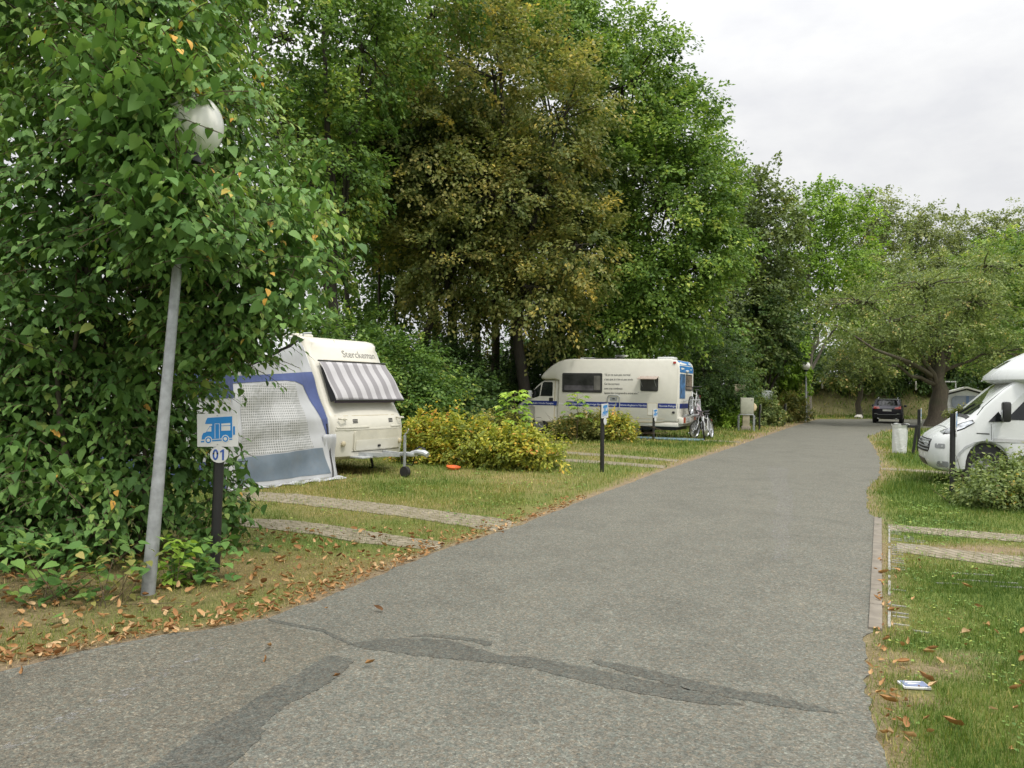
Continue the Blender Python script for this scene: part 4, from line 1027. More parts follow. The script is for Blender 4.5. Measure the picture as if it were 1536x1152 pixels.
pitch_sign(G(1177,637.5), 'pitch sign seen edge on near the far globe lamp', R(74), (-.03,0), None, 1.15)
pitch_sign(G(1428,742), 'pitch sign seen edge on in front of the white motorhome', R(57), (.012,0), None, 1.40)
pitch_sign(G(1378,679), 'pitch sign post seen edge on beside the clear rubbish bag', R(60), (0,0), None, 1.30)

# ------------------------------------------------------------------ caravan
CV_RZ = math.atan2(-.55, .835)
cv = empty('caravan', (-2.75, 15.03, 0), 'cream touring caravan with a striped blind over its front window', 'caravan', CV_RZ)
cvp = [(-.02,.30),(.06,.36),(.10,.62),(.10,.90),(.07,1.06),(-.01,1.17),(-.14,1.36),(-.37,1.88),(-.53,2.2),(-.64,2.40),(-.72,2.50),(-.84,2.58),(-1.02,2.62)]
prof = cvp + [(-4.6,2.62),(-4.85,2.5),(-4.95,2.2),(-5.0,.9),(-4.9,.33)]
def cfx(z): return interp(cvp, z)
cbody, cbvh = layered('body', prof, 1.0, MAT['cream_shell'], cv, nose=lambda x, z, u: -.15*u**4 if x > -1.2 and z < 2.5 else 0, edge=.10, ys=(0,.3,.55,.75,.87,.92,.95,.975,.99,1.0))
decal('front_window', rrect(-.80,.80,1.46,2.08,.07), cbvh, '+x', MAT['glass'], cv, .004, .010)
MB().box((cfx(1.36)+.03, 0, 1.375), (.05, 1.62, .035), .008).build('window_sill', M_plain('sill_purple', (.17,.13,.24), .5), cv)
# sun blind hung from the top of the window, its foot standing off the glass
bt, bf = Vector((cfx(2.13)+.035, 0, 2.13)), Vector((cfx(1.42)+.21, 0, 1.41))
def bl_fn(u, v):
    p = bt.lerp(bf, v); y = -.90 + 1.80*u
    return (p.x + .012*math.sin(v*9 + u*4) + .02*math.sin(PI*v) + .008*math.sin(u*40)*v, y + .03*v*(1 if u > .5 else -1)*abs(u-.5)*2, p.z + .012*math.sin(u*7)*v)
bl = MB().grid(bl_fn, 40, 14).build('window_blind', MAT['blind_cloth'], cv, 60, solid=.004)
for s in (-1, 1):
    y = s*.885
    MB().prism([(bt.x-.02, bt.z-.02), (bf.x-.015, bf.z+.01), (cfx(1.40)+.01, 1.375), (cfx(1.75)+.0, 1.75)], y-.004, y+.004).build('blind_side', MAT['seal'], bl)
MB().box((bf.x-.03, 0, bf.z+.005), (.10, 1.82, .03), .006, Matrix.Rotation(R(10), 3, 'Y')).build('blind_hem', MAT['seal'], bl)
MB().tube([(bt.x-.01, -.92, bt.z+.02), (bt.x-.01, .92, bt.z+.02)], .016, 8).build('blind_rail', MAT['seal'], bl)
# mouldings of the front
for z, y0, y1 in ((.905,-.88,-.12),(.862,-.90,.90),(.905,.50,.88)): decal('moulding', [(y0,z-.012),(y1,z-.012),(y1,z+.012),(y0,z+.012)], cbvh, '+x', MAT['cream_shell'], cv, .0, .016)
decal('moulding', [(-.88,1.115),(.88,1.115),(.88,1.125),(-.88,1.125)], cbvh, '+x', MAT['cream_dark'], cv, .0, .004)
lid = decal('gas_locker_lid', rrect(-.52,.86,.45,.84,.06), cbvh, '+x', MAT['cream_shell_dull'], cv, .004, .020)
lid2 = decal('lid_panel', rrect(-.47,.82,.47,.66,.04), cbvh, '+x', MAT['cream_shell'], lid, .022, .008)
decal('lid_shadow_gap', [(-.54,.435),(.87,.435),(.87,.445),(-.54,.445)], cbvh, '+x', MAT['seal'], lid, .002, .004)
MB().box((cfx(.52)+.04, .14, .53), (.03, .07, .045), .008).build('lock', MAT['black_plastic'], lid)
for y in (-.46, .52):
    for k in range(3): decal('grille', [(y-.07,1.035-k*.028),(y+.05,1.035-k*.028),(y+.06,1.052-k*.028),(y-.06,1.052-k*.028)], cbvh, '+x', MAT['seal'], cv, .002, .004)
for y in (-.78, .80):
    MB().tube([(cfx(1.06)-.04, y-.08, 1.07), (cfx(1.06)+.03, y-.06, 1.06), (cfx(1.06)+.03, y+.06, 1.06), (cfx(1.06)-.06, y+.08, 1.07)], .018, 8).build('grab_handle', MAT['cream_shell_dull'], cv)
    MB().lathe([(.05,-.01),(.05,.012),(.04,.02),(.001,.024)], (cfx(.60)-.02, y*.98, .60), 'x', 16).build('marker_light', MAT['cream_dark'], cv)
for s in (-1, 1):
    pts = [(x-.175, s*.985, z-.01) for x, z in cvp[1:]] + [(-4.6, s*.97, 2.62)]
    MB().tube(pts, .016, 6).build('corner_trim', MAT['white_paint'], cv, 50)
su = Vector((-.51, 0, .86)).normalized()
lt = lettering('lettering', 'Sterckeman', .19, .8, (1.5, -.20, 2.245), (0,1,0), (0,0,1), MAT['grey_letter'], cv, .95)
for v in lt.data.vertices:
    h_, n_, i_, d_ = cbvh.ray_cast(Vector((3, v.co.y, v.co.z)), Vector((-1,0,0)))
    if h_ is not None: v.co = h_ + n_*(.004 if v.co.x < 1.5 else .007)
decal('seam', [(-.93,2.165),(.93,2.165),(.93,2.175),(-.93,2.175)], cbvh, '+x', MAT['cream_dark'], cv, .0, .003)
MB().box((-1.6, -.45, 2.66), (.5, .42, .09), .03).build('roof_vent', MAT['cream_shell'], cv)
MB().tube([(-1.05,-.78,2.60),(-1.05,-.78,2.68),(-1.0,-.62,2.70)], .02, 6).build('roof_fitting', MAT['galvanised'], cv)
db = MB()
for s in (-1, 1): db.tube([(-.9, s*.62, .37), (.86, s*.075, .40)], .045, 4)
db.box((1.0, 0, .42), (.34, .15, .07), .01); db.box((-.1, 0, .34), (.9, 1.1, .03), .005)
dw = db.build('drawbar', MAT['galv_light'], cv, 30)
MB().tube([(1.08,0,.44),(1.22,0,.47),(1.38,0,.46),(1.46,0,.43)], [.045,.05,.06,.05], 10).build('coupling', MAT['galv_light'], dw)
MB().tube([(1.10,.02,.47),(1.22,.04,.56),(1.36,.05,.53)], .016, 6).build('brake_lever', MAT['black_plastic'], dw)
MB().tube([(.78,.05,.42),(.72,.12,.22),(.98,.14,.20),(1.12,.05,.40)], .012, 6).build('cable', MAT['rubber'], dw, 60)
jw = MB().tube([(1.0,-.11,.13),(1.0,-.11,.78)], [.028,.026], 10).build('jockey_wheel', MAT['galvanised'], cv)
MB().lathe([(.04,-.04),(.10,-.038),(.105,0),(.10,.038),(.04,.04)], (1.02,-.11,.10), 'y', 18).build('tyre', MAT['rubber'], jw)
MB().tube([(1.0,-.11,.78),(1.0,-.11,.80),(1.08,-.14,.83),(1.12,-.15,.90)], .011, 6).build('crank', MAT['galv_light'], jw)
for s in (-1, 1): wheel(cv, (-2.75, s*.90, .31), .31, .18, s)
for x, y in ((-.7,.72),(-.75,-.70),(-4.5,.72),(-4.5,-.72)): MB().tube([(x,y,.40),(x+.12,y,.02)], .025, 6).box((x+.12,y,.012), (.12,.12,.024)).build('corner_steady', MAT['black_plastic'], cv)
MB().box((-2.6, 0, .36), (3.6, 1.5, .08), .01).build('chassis', MAT['seal'], cv)
for k in range(6): MB().box((-.20-k*.0, -1.004, .50+k*.05), (.20, .006, .018)).build('side_vent', MAT['cream_dark'], cv)
MB().prism(rrect(-3.4,-2.4,1.3,1.95,.06), .995, 1.012).build('side_window', MAT['glass'], cv)
# ------------------------------------------------------------------ awning tent at the caravan's side
YC = 2.2
def cvw(x, y): c, s = math.cos(CV_RZ), math.sin(CV_RZ); return (-2.75 + x*c - y*s, 15.03 + x*s + y*c, 0)
aw = empty('awning_tent', cvw(-1, -YC), 'grey caravan awning with blue trim, checked window and slate skirt', 'tent', CV_RZ)
def ztop(t): return 2.56 - .74*t
def W(t, z, off=0.0):
    zz = min(max(z, .36), 2.6); xa = cfx(zz) - .12 if z > .8 else cfx(.8) - .12 + (.8-max(z,0))*.30
    xb = .34 - .22*z/2; s = min(max(t, 0), 1)**.75; x = xa*(1-s) + xb*s
    x += .030*math.sin(t*13 + z*2.2)*min(1, t*6)*(1-.5*z/2.5) + .018*math.sin(t*31 - z*3.0) + .012*math.sin(z*11 + t*5)
    y = -1.03 - (2.42 - .16*z/2)*t
    return Vector((x + off + 1, y + YC, max(z, .0)))
def panel(name, quad, mat, nu, nv, off):
    """quad: (t,z) corners a b c d, bilinear on the tent wall"""
    a, b, c, d = quad
    def fn(u, v):
        t = (a[0]*(1-u)+b[0]*u)*(1-v) + (d[0]*(1-u)+c[0]*u)*v; z = (a[1]*(1-u)+b[1]*u)*(1-v) + (d[1]*(1-u)+c[1]*u)*v
        return W(t, z, off)
    return MB().grid(fn, nu, nv).build(name, mat, aw, 70)
MB().grid(lambda u, v: W(u, v*ztop(u)), 48, 44).build('front_wall', MAT['fabric_light'], aw, 70, solid=.004)
panel('gable', [(0.0,1.93),(1,1.80),(1,1.82),(0,2.56)], MAT['fabric_grey'], 40, 12, .006)
panel('window_panel', [(.20,.58),(.90,.52),(.90,1.66),(.31,1.74)], MAT['mesh_window'], 44, 30, .008)
panel('skirt', [(.085,.11),(.93,.10),(.93,.50),(.125,.565)], MAT['fabric_slate'], 44, 14, .008)
P1 = [(1.0,1.80),(.8,1.82),(.6,1.85),(.4,1.88),(.2,1.91),(.03,1.93),(.02,1.7),(.015,1.4),(.012,1.1),(.01,.9),(.01,.75)]
P2 = [(1.0,1.68),(.8,1.71),(.6,1.735),(.42,1.755),(.30,1.74),(.22,1.68),(.165,1.5),(.12,1.28),(.085,1.08),(.06,.9),(.03,.72)]
rib = MB()
def rb_fn(u, v):
    f = v*(len(P1)-1); i = min(int(f), len(P1)-2); g = f-i
    a = (P1[i][0]*(1-g)+P1[i+1][0]*g, P1[i][1]*(1-g)+P1[i+1][1]*g); b = (P2[i][0]*(1-g)+P2[i+1][0]*g, P2[i][1]*(1-g)+P2[i+1][1]*g)
    return W(a[0]*(1-u)+b[0]*u, a[1]*(1-u)+b[1]*u, .010)
rib.grid(rb_fn, 8, 60).build('blue_trim', MAT['fabric_blue'], aw, 70)
MB().tube([W(.028+.05*(1-k/14)**2, .98*k/14, .022) for k in range(15)], .013, 6).build('zip', MAT['seal'], aw, 70)
MB().grid(lambda u, v: Vector((cfx(.8)-.02+1 + .035*math.sin(u*14) + .02*math.sin(v*9), -1.30+.30*u+YC, .78*v + .015)), 20, 12).build('draught_flap', MAT['fabric_light'], aw, 70, solid=.004)
MB().grid(lambda u, v: Vector((.26+1 + .16*v + .03*math.sin(u*23+v*4), -.98-2.5*u+YC, .035 + .03*math.sin(u*31)*math.sin(v*5+1) - .02*v)), 60, 6).build('ground_flap', MAT['fabric_grey'], aw, 70, solid=.004)
MB().grid(lambda u, v: Vector((cfx(2.5)*(1-v)+.12*v - .12 + 1 - u*4.0, -1.0-2.26*v+YC, 2.57-.75*v + .03*math.sin(u*9)*math.sin(PI*v) + .008*math.sin(v*40))), 30, 20).build('roof', MAT['fabric_light'], aw, 70, solid=.004)
def ow(z0, z1): return lambda u, v: Vector((.30-.1*v + 1 - u*4.5, -3.45+.16*(z0+(z1-z0)*v)/2+YC + .03*math.sin(u*17), z0+(z1-z0)*v))
MB().grid(ow(.0, 1.82), 30, 12).build('outer_wall', MAT['fabric_light'], aw, 70, solid=.004)
MB().grid(lambda u, v: ow(1.45, 1.84)(u, v) + Vector((.01, -.012, 0)), 30, 4).build('valance', MAT['fabric_blue'], aw, 70)
MB().grid(lambda u, v: ow(.05, .42)(u, v) + Vector((.01, -.012, 0)), 30, 4).build('lower_band', MAT['fabric_blue'], aw, 70)
MB().grid(lambda u, v: Vector((-3.2, -1.0-2.4*u+YC, v*ztop(u))), 12, 10).build('rear_wall', MAT['fabric_grey'], aw, 70, solid=.004)

# ------------------------------------------------------------------ cream motorhome
cm = empty('motorhome', (3.70, 29.35, 0), 'cream low profile motorhome with blue stripe and a poem on its side', 'motorhome', R(152.87))
near, far_ = 1.1, -.95; yc, hw = (near+far_)/2, (near-far_)/2
cp = [(-2.94,.62),(-2.97,1.2),(-2.97,2.5),(-2.93,2.68),(-2.82,2.79),(-2.6,2.83),(1.15,2.85),(1.42,2.83),(1.66,2.77),(1.9,2.68),(2.12,2.56),(2.3,2.42),(2.42,2.31),(2.50,2.21),(2.525,2.14),(2.47,2.085),(2.35,2.07),(1.95,2.07),(1.72,2.05),(1.70,.5),(.9,.47),(-2.0,.47),(-2.5,.60)]
mbody, mbvh = layered('body', cp, hw, MAT['cream_camper'], cm, nose=lambda x, z, u: -.20*u**4*max(0, min(1, (x-1.2)/1.0)) if z > 1.9 else 0, edge=.07, ycen=yc)
cabp = [(1.66,.45),(1.66,2.06),(2.26,2.06),(2.42,1.98),(2.62,1.81),(3.06,1.42),(3.16,1.34),(3.52,1.12),(3.62,.95),(3.64,.5),(3.45,.38)]
cab, cabv = layered('cab', cabp, .97, MAT['cream_camper'], cm, nose=lambda x, z, u: -.28*u**4*max(0, min(1, (x-2.6)/.8)), tumble=lambda z: 1-.07*max(0, z-1.1), edge=.05, ycen=.06)
decal('windscreen', [(-.80,1.46),(.90,1.46),(.80,1.98),(-.70,1.98)], cabv, '+x', MAT['windscreen'], cab, .003, .005)
dr = decal('cab_door', [(1.84,.50),(1.84,2.0),(2.28,2.0),(2.45,1.90),(2.92,1.48),(2.92,1.2),(2.62,1.0),(2.62,.50)], cabv, '+y', MAT['cream_camper'], cab, .002, .012)
decal('door_window', [(1.91,1.44),(1.91,1.95),(1.95,1.98),(2.26,1.98),(2.33,1.94),(2.41,1.44)], cabv, '+y', MAT['glass'], dr, .016, .006)
decal('quarter_window', [(2.45,1.44),(2.39,1.90),(2.47,1.84),(2.90,1.47),(2.90,1.40),(2.70,1.35)], cabv, '+y', MAT['glass'], dr, .016, .006)
decal('door_handle', rrect(1.88,2.04,1.25,1.38,.02,2), cabv, '+y', MAT['black_plastic'], dr, .016, .02)
decal('door_gap', [(1.80,.50),(1.835,.50),(1.835,2.03),(1.80,2.03)], cabv, '+y', MAT['cream_dark'], cab, .002, .003)
mi = MB().box((2.78, 1.17, 1.50), (.10, .20, .30), .03).build('wing_mirror', MAT['white_paint'], cab)
MB().box((2.80, 1.13, 1.40), (.06, .22, .06), .01).build('mirror_arm', MAT['black_plastic'], mi)
def cwin(poly, ins):
    f = decal('window', poly, mbvh, '+y', MAT['seal'], cm, .003, .014)
    return f, decal('pane', ins, mbvh, '+y', MAT['window_grey'], f, .018, .004)
f, p = cwin(rrect(-.12,1.47,1.60,2.32,.05), rrect(-.07,1.42,1.65,2.26,.03))
decal('curtain', rrect(-.05,.20,1.70,2.22,.02), mbvh, '+y', M_glass('curtain_shade', (.13,.125,.115), .25), f, .0225, .002)
decal('shelf', rrect(.22,1.38,1.68,1.86,.02), mbvh, '+y', M_glass('shelf_shade', (.105,.10,.11), .25), f, .0225, .002)
for x in (.10,.68,1.25): MB().box((x, near+.025, 1.645), (.07,.02,.03), .005).build('catch', MAT['black_plastic'], f)
f, p = cwin(rrect(-2.22,-1.57,1.68,2.18,.06), rrect(-2.18,-1.61,1.72,2.14,.04))
op = MB(); op.prism([(near+.02,2.19),(near+.36,2.10),(near+.36,2.125),(near+.02,2.215)], -2.24, -1.55, axis='x'); op.build('open_pane', M_plain('sky_reflection_acrylic', (.36,.28,.24), .2), f)  # pinkish sky reflection painted into the tilted pane's colour
for x in (-2.15,-1.64): MB().tube([(x, near+.02, 1.85), (x, near+.30, 2.11)], .008, 5).build('stay', MAT['alloy'], f)
for bv, x0, x1 in ((mbvh,-1.82,1.64),(mbvh,-2.93,-2.22),(cabv,1.72,3.30)):
    decal('blue_stripe', [(x0,1.09),(x1,1.09),(x1,1.26),(x0,1.26)], bv, '+y', MAT['blue_vinyl'], cm, .003 if bv is mbvh else .016, .002)
decal('blue_stripe', [(1.00,1.09),(-.72,1.09),(-.72,1.26),(1.00,1.26)], mbvh, '-x', MAT['blue_vinyl'], cm, .003, .002)
ny = near + .0065
for txt, x0, wd in (('Roumanie Danemark', 1.60, 1.05), ('Norvège Hongrie Portugal', .48, 1.15), ('Estonie Angleterre Namibie', -.80, 1.0), ('Slovénie Pologne', -2.26, .62)):
    lettering('lettering', txt, .10, 1, (x0, ny, 1.14), (-1,0,0), (0,0,1), MAT['white_letter'], cm, wd)
lettering('lettering', 'Finlande Italie Irlande Espagne', .095, 1, (3.05, 1.06, 1.14), (-1,0,0), (0,0,1), MAT['white_letter'], cm, 1.2)
for i, (txt, wd) in enumerate((('\u201cSi je ne suis pas normal', .98), ("c'est que je n'en ai pas envie", 1.08), ('Car les normaux', .58), ('sont trop nombreux', .70), ('laissez-les comprendre entre eux\u201d', 1.30))):
    lettering('lettering', txt, .105, 1, (-.20, ny-.001, 2.23-.166*i), (-1,0,0), (0,0,1), MAT['dark_letter'], cm, wd)
hp = MB().tube([(-.34,near+.03,.55),(-.34,near+.03,1.44),(-.38,near+.03,1.51),(-.76,near+.03,1.51),(-.80,near+.03,1.44),(-.80,near+.03,.55)], .016, 8).build('step_hoop', MAT['galvanised'], cm, 60)
decal('vent_panel', rrect(-.70,-.43,1.32,1.44,.02,2), mbvh, '+y', MAT['galvanised'], cm, .003, .008)
decal('vent_slot', rrect(-.62,-.52,1.37,1.41,.01,2), mbvh, '+y', MAT['seal'], cm, .013, .003)
ht = decal('service_hatch', rrect(-2.20,-1.84,.82,1.27,.03), mbvh, '+y', MAT['cream_dark'], cm, .002, .004)
decal('hatch_lid', rrect(-2.185,-1.855,.835,1.255,.03), mbvh, '+y', MAT['cream_camper'], ht, .008, .004)
decal('skirt', [(-2.92,.47),(1.62,.47),(1.62,.60),(-2.92,.60)], mbvh, '+y', MAT['cream_dark'], cm, .006, .02)
decal('skirt_line', [(-2.92,.70),(1.62,.70),(1.62,.715),(-2.92,.715)], mbvh, '+y', MAT['cream_dark'], cm, .002, .004)
MB().box((-2.2, yc, .52), (1.5, hw*2-.02, .16), .03).build('rear_skirt', MAT['cream_camper'], cm)
for x, z, m in ((-2.80,2.70,'red_lens'),(-2.78,.95,'seal')): decal('marker_light', rrect(x-.05,x+.05,z-.04,z+.04,.03,3), mbvh, '+y', MAT[m], cm, .003, .02)
decal('roof_band', rrect(-.80,1.02,2.36,2.60,.05), mbvh, '-x', MAT['rear_blue'], cm, .003, .004)
decal('roof_band', [(-.72,2.63),(.95,2.63),(.92,2.78),(-.70,2.78)], mbvh, '-x', MAT['rear_blue'], cm, .003, .004)
decal('picture_panel', rrect(.30,1.02,1.44,2.31,.02), mbvh, '-x', MAT['decal_sky'], cm, .003, .004)
f = decal('rear_window', rrect(-.66,.24,1.72,2.31,.06), mbvh, '-x', MAT['seal'], cm, .003, .012)
decal('pane', rrect(-.61,.19,1.77,2.26,.04), mbvh, '-x', MAT['window_soft'], f, .016, .004)
MB().box((-3.0, .10, 2.42), (.06, .30, .08), .02).build('brake_light', MAT['white_paint'], cm)
MB().box((-3.02, yc, .66), (.16, hw*1.96, .22), .03).build('bumper', MAT['cream_camper'], cm)
for y in (.86, -.72):
    MB().box((-3.105, y, .68), (.02, .16, .20), .006).build('tail_lamp', MAT['red_lens'], cm); MB().box((-3.107, y-.12*(1 if y > 0 else -1), .68), (.02, .07, .20), .006).build('indicator', MAT['orange_lens'], cm)
MB().box((-3.105, .32, .70), (.02, .52, .14), .005).build('number_plate', MAT['plate_white'], cm)
rk_ = MB()
for y in (-.55, .55): rk_.tube([(-2.98,y,1.35),(-3.30,y,1.40),(-3.36,y,.86),(-2.98,y,.80)], .016, 8)
for x in (-3.15,-3.34): rk_.tube([(x,-.85,.86),(x,.95,.86)], .020, 8)
rk_.tube([(-3.30,-.6,1.40),(-3.30,.6,1.40)], .014, 8); rk_.build('bike_rack', MAT['galv_light'], cm, 60)
for x in (-1.25, 2.45):
    for s in (-1, 1): wheel(cm, (x, yc + s*(hw-.16), .33), .33, .2, s)
MB().box((-.3, yc, .40), (5.0, 1.5, .18), .02).build('chassis', MAT['seal'], cm)
rv = MB().box((.75, .25, 2.885), (.55,.5,.07), .03); rv.build('roof_vent', MAT['white_paint'], cm)
MB().box((-2.3, .25, 2.885), (.6,.55,.09), .03).build('roof_vent', MAT['white_paint'], cm)
MB().box((.0, .55, 2.87), (1.5,.5,.035), .008).build('solar_panel', MAT['glass'], cm)
rd = MB(); rd.tube([(-.25,.25,2.85),(-.38,.25,2.98),(-.62,.25,2.95)], .03, 8); rd.lathe([(.001,.0),(.20,.03),(.26,.08)], (-.55,.25,2.93), 'z', 20); rd.build('satellite_dish', MAT['white_paint'], cm)
mt = MB().box((0,0,.035), (3.0,.9,.05), .02).build('ground_mat', MAT['mat_blue']); mw = cm.matrix_basis @ Vector((-2.3, 1.25, 0)); mt.location = mw; mt.rotation_euler = (0,0,R(152.87)); tag(mt, 'faded blue mat on the grass beside the cream motorhome rear', 'mat')

# ------------------------------------------------------------------ bicycles
def bicycle(loc, rz, label, fm, roll=0.0, steer=0.0, z=0.0):
    root = empty('bicycle', (loc[0], loc[1], z), label, 'bicycle', rz); root.rotation_euler = (roll, 0, rz)
    r = .34; fx, rx = .54, -.52
    S = Matrix.Translation((fx,0,r)) @ Matrix.Rotation(steer, 4, 'Z') @ Matrix.Translation((-fx,0,-r))
    def whl(x, M):
        mb = MB(); mb.lathe([(r-.028,-.018),(r-.008,-.022),(r,0),(r-.008,.022),(r-.028,.018),(r-.030,0),(r-.028,-.018)], (x,0,r), 'y', 36)
        for v in mb.bm.verts: v.co = M @ v.co
        w_ = mb.build('wheel', MAT['rubber'], root, 50)
        mb = MB(); mb.lathe([(r-.045,-.012),(r-.028,-.014),(r-.028,.014),(r-.045,.012),(r-.045,-.012)], (x,0,r), 'y', 32)
        for k in range(16):
            a = 2*PI*k/16; mb.tube([(x,.012*(-1)**k,r), (x+math.cos(a)*(r-.04),0,r+math.sin(a)*(r-.04))], .0028, 4, cap=False)
        mb.lathe([(.02,-.04),(.02,.04)], (x,0,r), 'y', 10)
        for v in mb.bm.verts: v.co = M @ v.co
        mb.build('rim', MAT['chrome'], w_, 50)
    I = Matrix.Identity(4); whl(rx, I); whl(fx, S)
    bb, st, hd = Vector((-.08,0,.29)), Vector((-.24,0,.78)), Vector((.36,0,.80)); hl = Vector((.40,0,.66))
    fr = MB(); fr.tube([bb, st], .018, 8).tube([bb, hl], .020, 8).tube([st - Vector((-.02,0,.06)), hd], .017, 8).tube([hd + Vector((-.01,0,.03)), hl], .022, 8)
    for s in (-1,1): fr.tube([bb + Vector((0,.03*s,0)), (rx,.05*s,r)], .010, 6).tube([st - Vector((0,-.02*s,.06)), (rx,.05*s,r)], .009, 6)
    fr.build('frame', MAT[fm], root, 50)
    fk = MB(); fk.tube([hd + Vector((0,0,.02)), hl], .016, 8)
    for s in (-1,1): fk.tube([hl, hl + Vector((.02,.05*s,-.04)), (fx,.05*s,r)], .012, 6)
    for v in fk.bm.verts: v.co = S @ v.co
    fk.build('fork', MAT['galv_light'], root, 50)
    hb = MB(); hb.tube([hd + Vector((0,0,.0)), hd + Vector((-.02,0,.20))], .014, 8).tube([hd + Vector((-.12,-.30,.22)), hd + Vector((-.02,-.20,.21)), hd + Vector((0,0,.20)), hd + Vector((-.02,.20,.21)), hd + Vector((-.12,.30,.22))], .013, 8)
    for v in hb.bm.verts: v.co = S @ v.co
    hb = hb.build('handlebar', MAT['black_plastic'], root, 50)
    MB().tube([st, st + Vector((-.03,0,.10))], .013, 8).build('seat_post', MAT['alloy'], root)
    sd_ = MB(); sd_.lathe([(.001,-.13),(.07,-.10),(.075,-.02),(.03,.08),(.015,.14),(.001,.15)], (-.27,0,.90), 'x', 14)
    for v in sd_.bm.verts: v.co.z = .90 + (v.co.z-.90)*.38
    sd_.build('saddle', MAT['black_plastic'], root, 60)
    ck = MB(); ck.lathe([(.09,-.004),(.09,.004)], bb + Vector((0,.05,0)), 'y', 20); ck.tube([bb + Vector((0,.07,0)), bb + Vector((.12,.07,-.12))], .009, 6).tube([bb + Vector((0,-.07,0)), bb + Vector((-.12,-.07,.12))], .009, 6)
    ck.box(bb + Vector((.12,.11,-.12)), (.09,.08,.02), .005); ck.box(bb + Vector((-.12,-.11,.12)), (.09,.08,.02), .005); ck.build('crank', MAT['alloy'], root)
    MB().box((rx-.20,0,.66), (.03,.05,.07), .008).build('reflector', MAT['red_lens'], root)
    mg = MB(); mg.tube([(rx+(r+.03)*math.cos(a), 0, r+(r+.03)*math.sin(a)) for a in [R(20+14*k) for k in range(11)]], .02, 6); mg.build('mudguard', MAT['black_plastic'], root, 60)
    return root
pb = G(1068,659); bicycle((pb.x-.12, pb.y+.05), R(-118), 'nearer white bicycle parked behind the cream motorhome', 'white_paint', R(7), R(15))
pb = G(1058,658); bicycle((pb.x-.10, pb.y+.35), R(-128), 'dark bicycle with orange reflector leaning beside the white bicycle', 'black_plastic', R(-6), R(-8))
rk = cm.matrix_basis @ Vector((-3.24, -.05, 0)); bicycle((rk.x, rk.y), R(152.87+90), 'white bicycle carried upright on the rack of the cream motorhome', 'white_paint', 0, 0, .86)
cl = MB().grid(lambda u, v: Vector(((u-.5)*.42 + .05*math.sin(v*6), .05*math.sin(u*9+v*3) + .10*(1-v), .52*v*(.75+.25*math.sin(u*5)))), 16, 14).build('towel', MAT['cloth_pink'], None, 70, solid=.006)
tw0 = at(1046,627,28.2); cl.location = tw0; cl.rotation_euler = (R(4), R(8), R(-25)); tag(cl, 'pale pink towel hanging on the bike rack behind the cream motorhome', 'towel')
sh = MB()
for s in (-1,1): sh.lathe([(.001,-.13),(.045,-.10),(.04,0),(.05,.07),(.001,.13)], (0, s*.08, .05), 'x', 12)
sh = sh.build('shoes', MAT['white_paint'], None, 60); sh.location = G(1038,652); sh.rotation_euler = (0,0,R(40)); tag(sh, 'pair of white shoes on the mat end behind the cream motorhome', 'shoes')

# ------------------------------------------------------------------ white motorhome on the right
vn = empty('motorhome', (8.28, 15.07, 0), 'white motorhome nosing in from the right behind the grassy shrub', 'motorhome', R(158.3))
arch = [(-.64 + .42*math.cos(a), .40 + .42*math.sin(a)) for a in [R(170-16*k) for k in range(11)]]
vp = [(-1.9,.32)] + [(-1.08,.32)] + arch + [(-.18,.30),(.08,.28),(.20,.34),(.26,.46),(.27,.62),(.24,.80),(.16,.92),(.04,1.01),(-.12,1.11),(-.30,1.24),(-.40,1.29),(-.62,1.50),(-.95,1.81),(-1.12,1.94),(-1.30,2.02),(-1.9,2.05)]
vbody, vbvh = layered('cab', vp, 1.0, MAT['white_paint'], vn, nose=lambda x, z, u: -(.04*u**2+.20*u**6)*max(0, min(1, (x+.7)/.7)), tumble=lambda z: 1-.13*max(0, z-1.0), edge=.06)
MB().box((-.65, 0, .62), (.9, 1.84, .56), .02).build('wheel_well', MAT['seal'], vn)
for s in (-1,1): wheel(vn, (-.64, s*.89, .34), .34, .21, s)
for x in (-4.9,):
    for s in (-1,1): wheel(vn, (x, s*.92, .34), .34, .21, s)
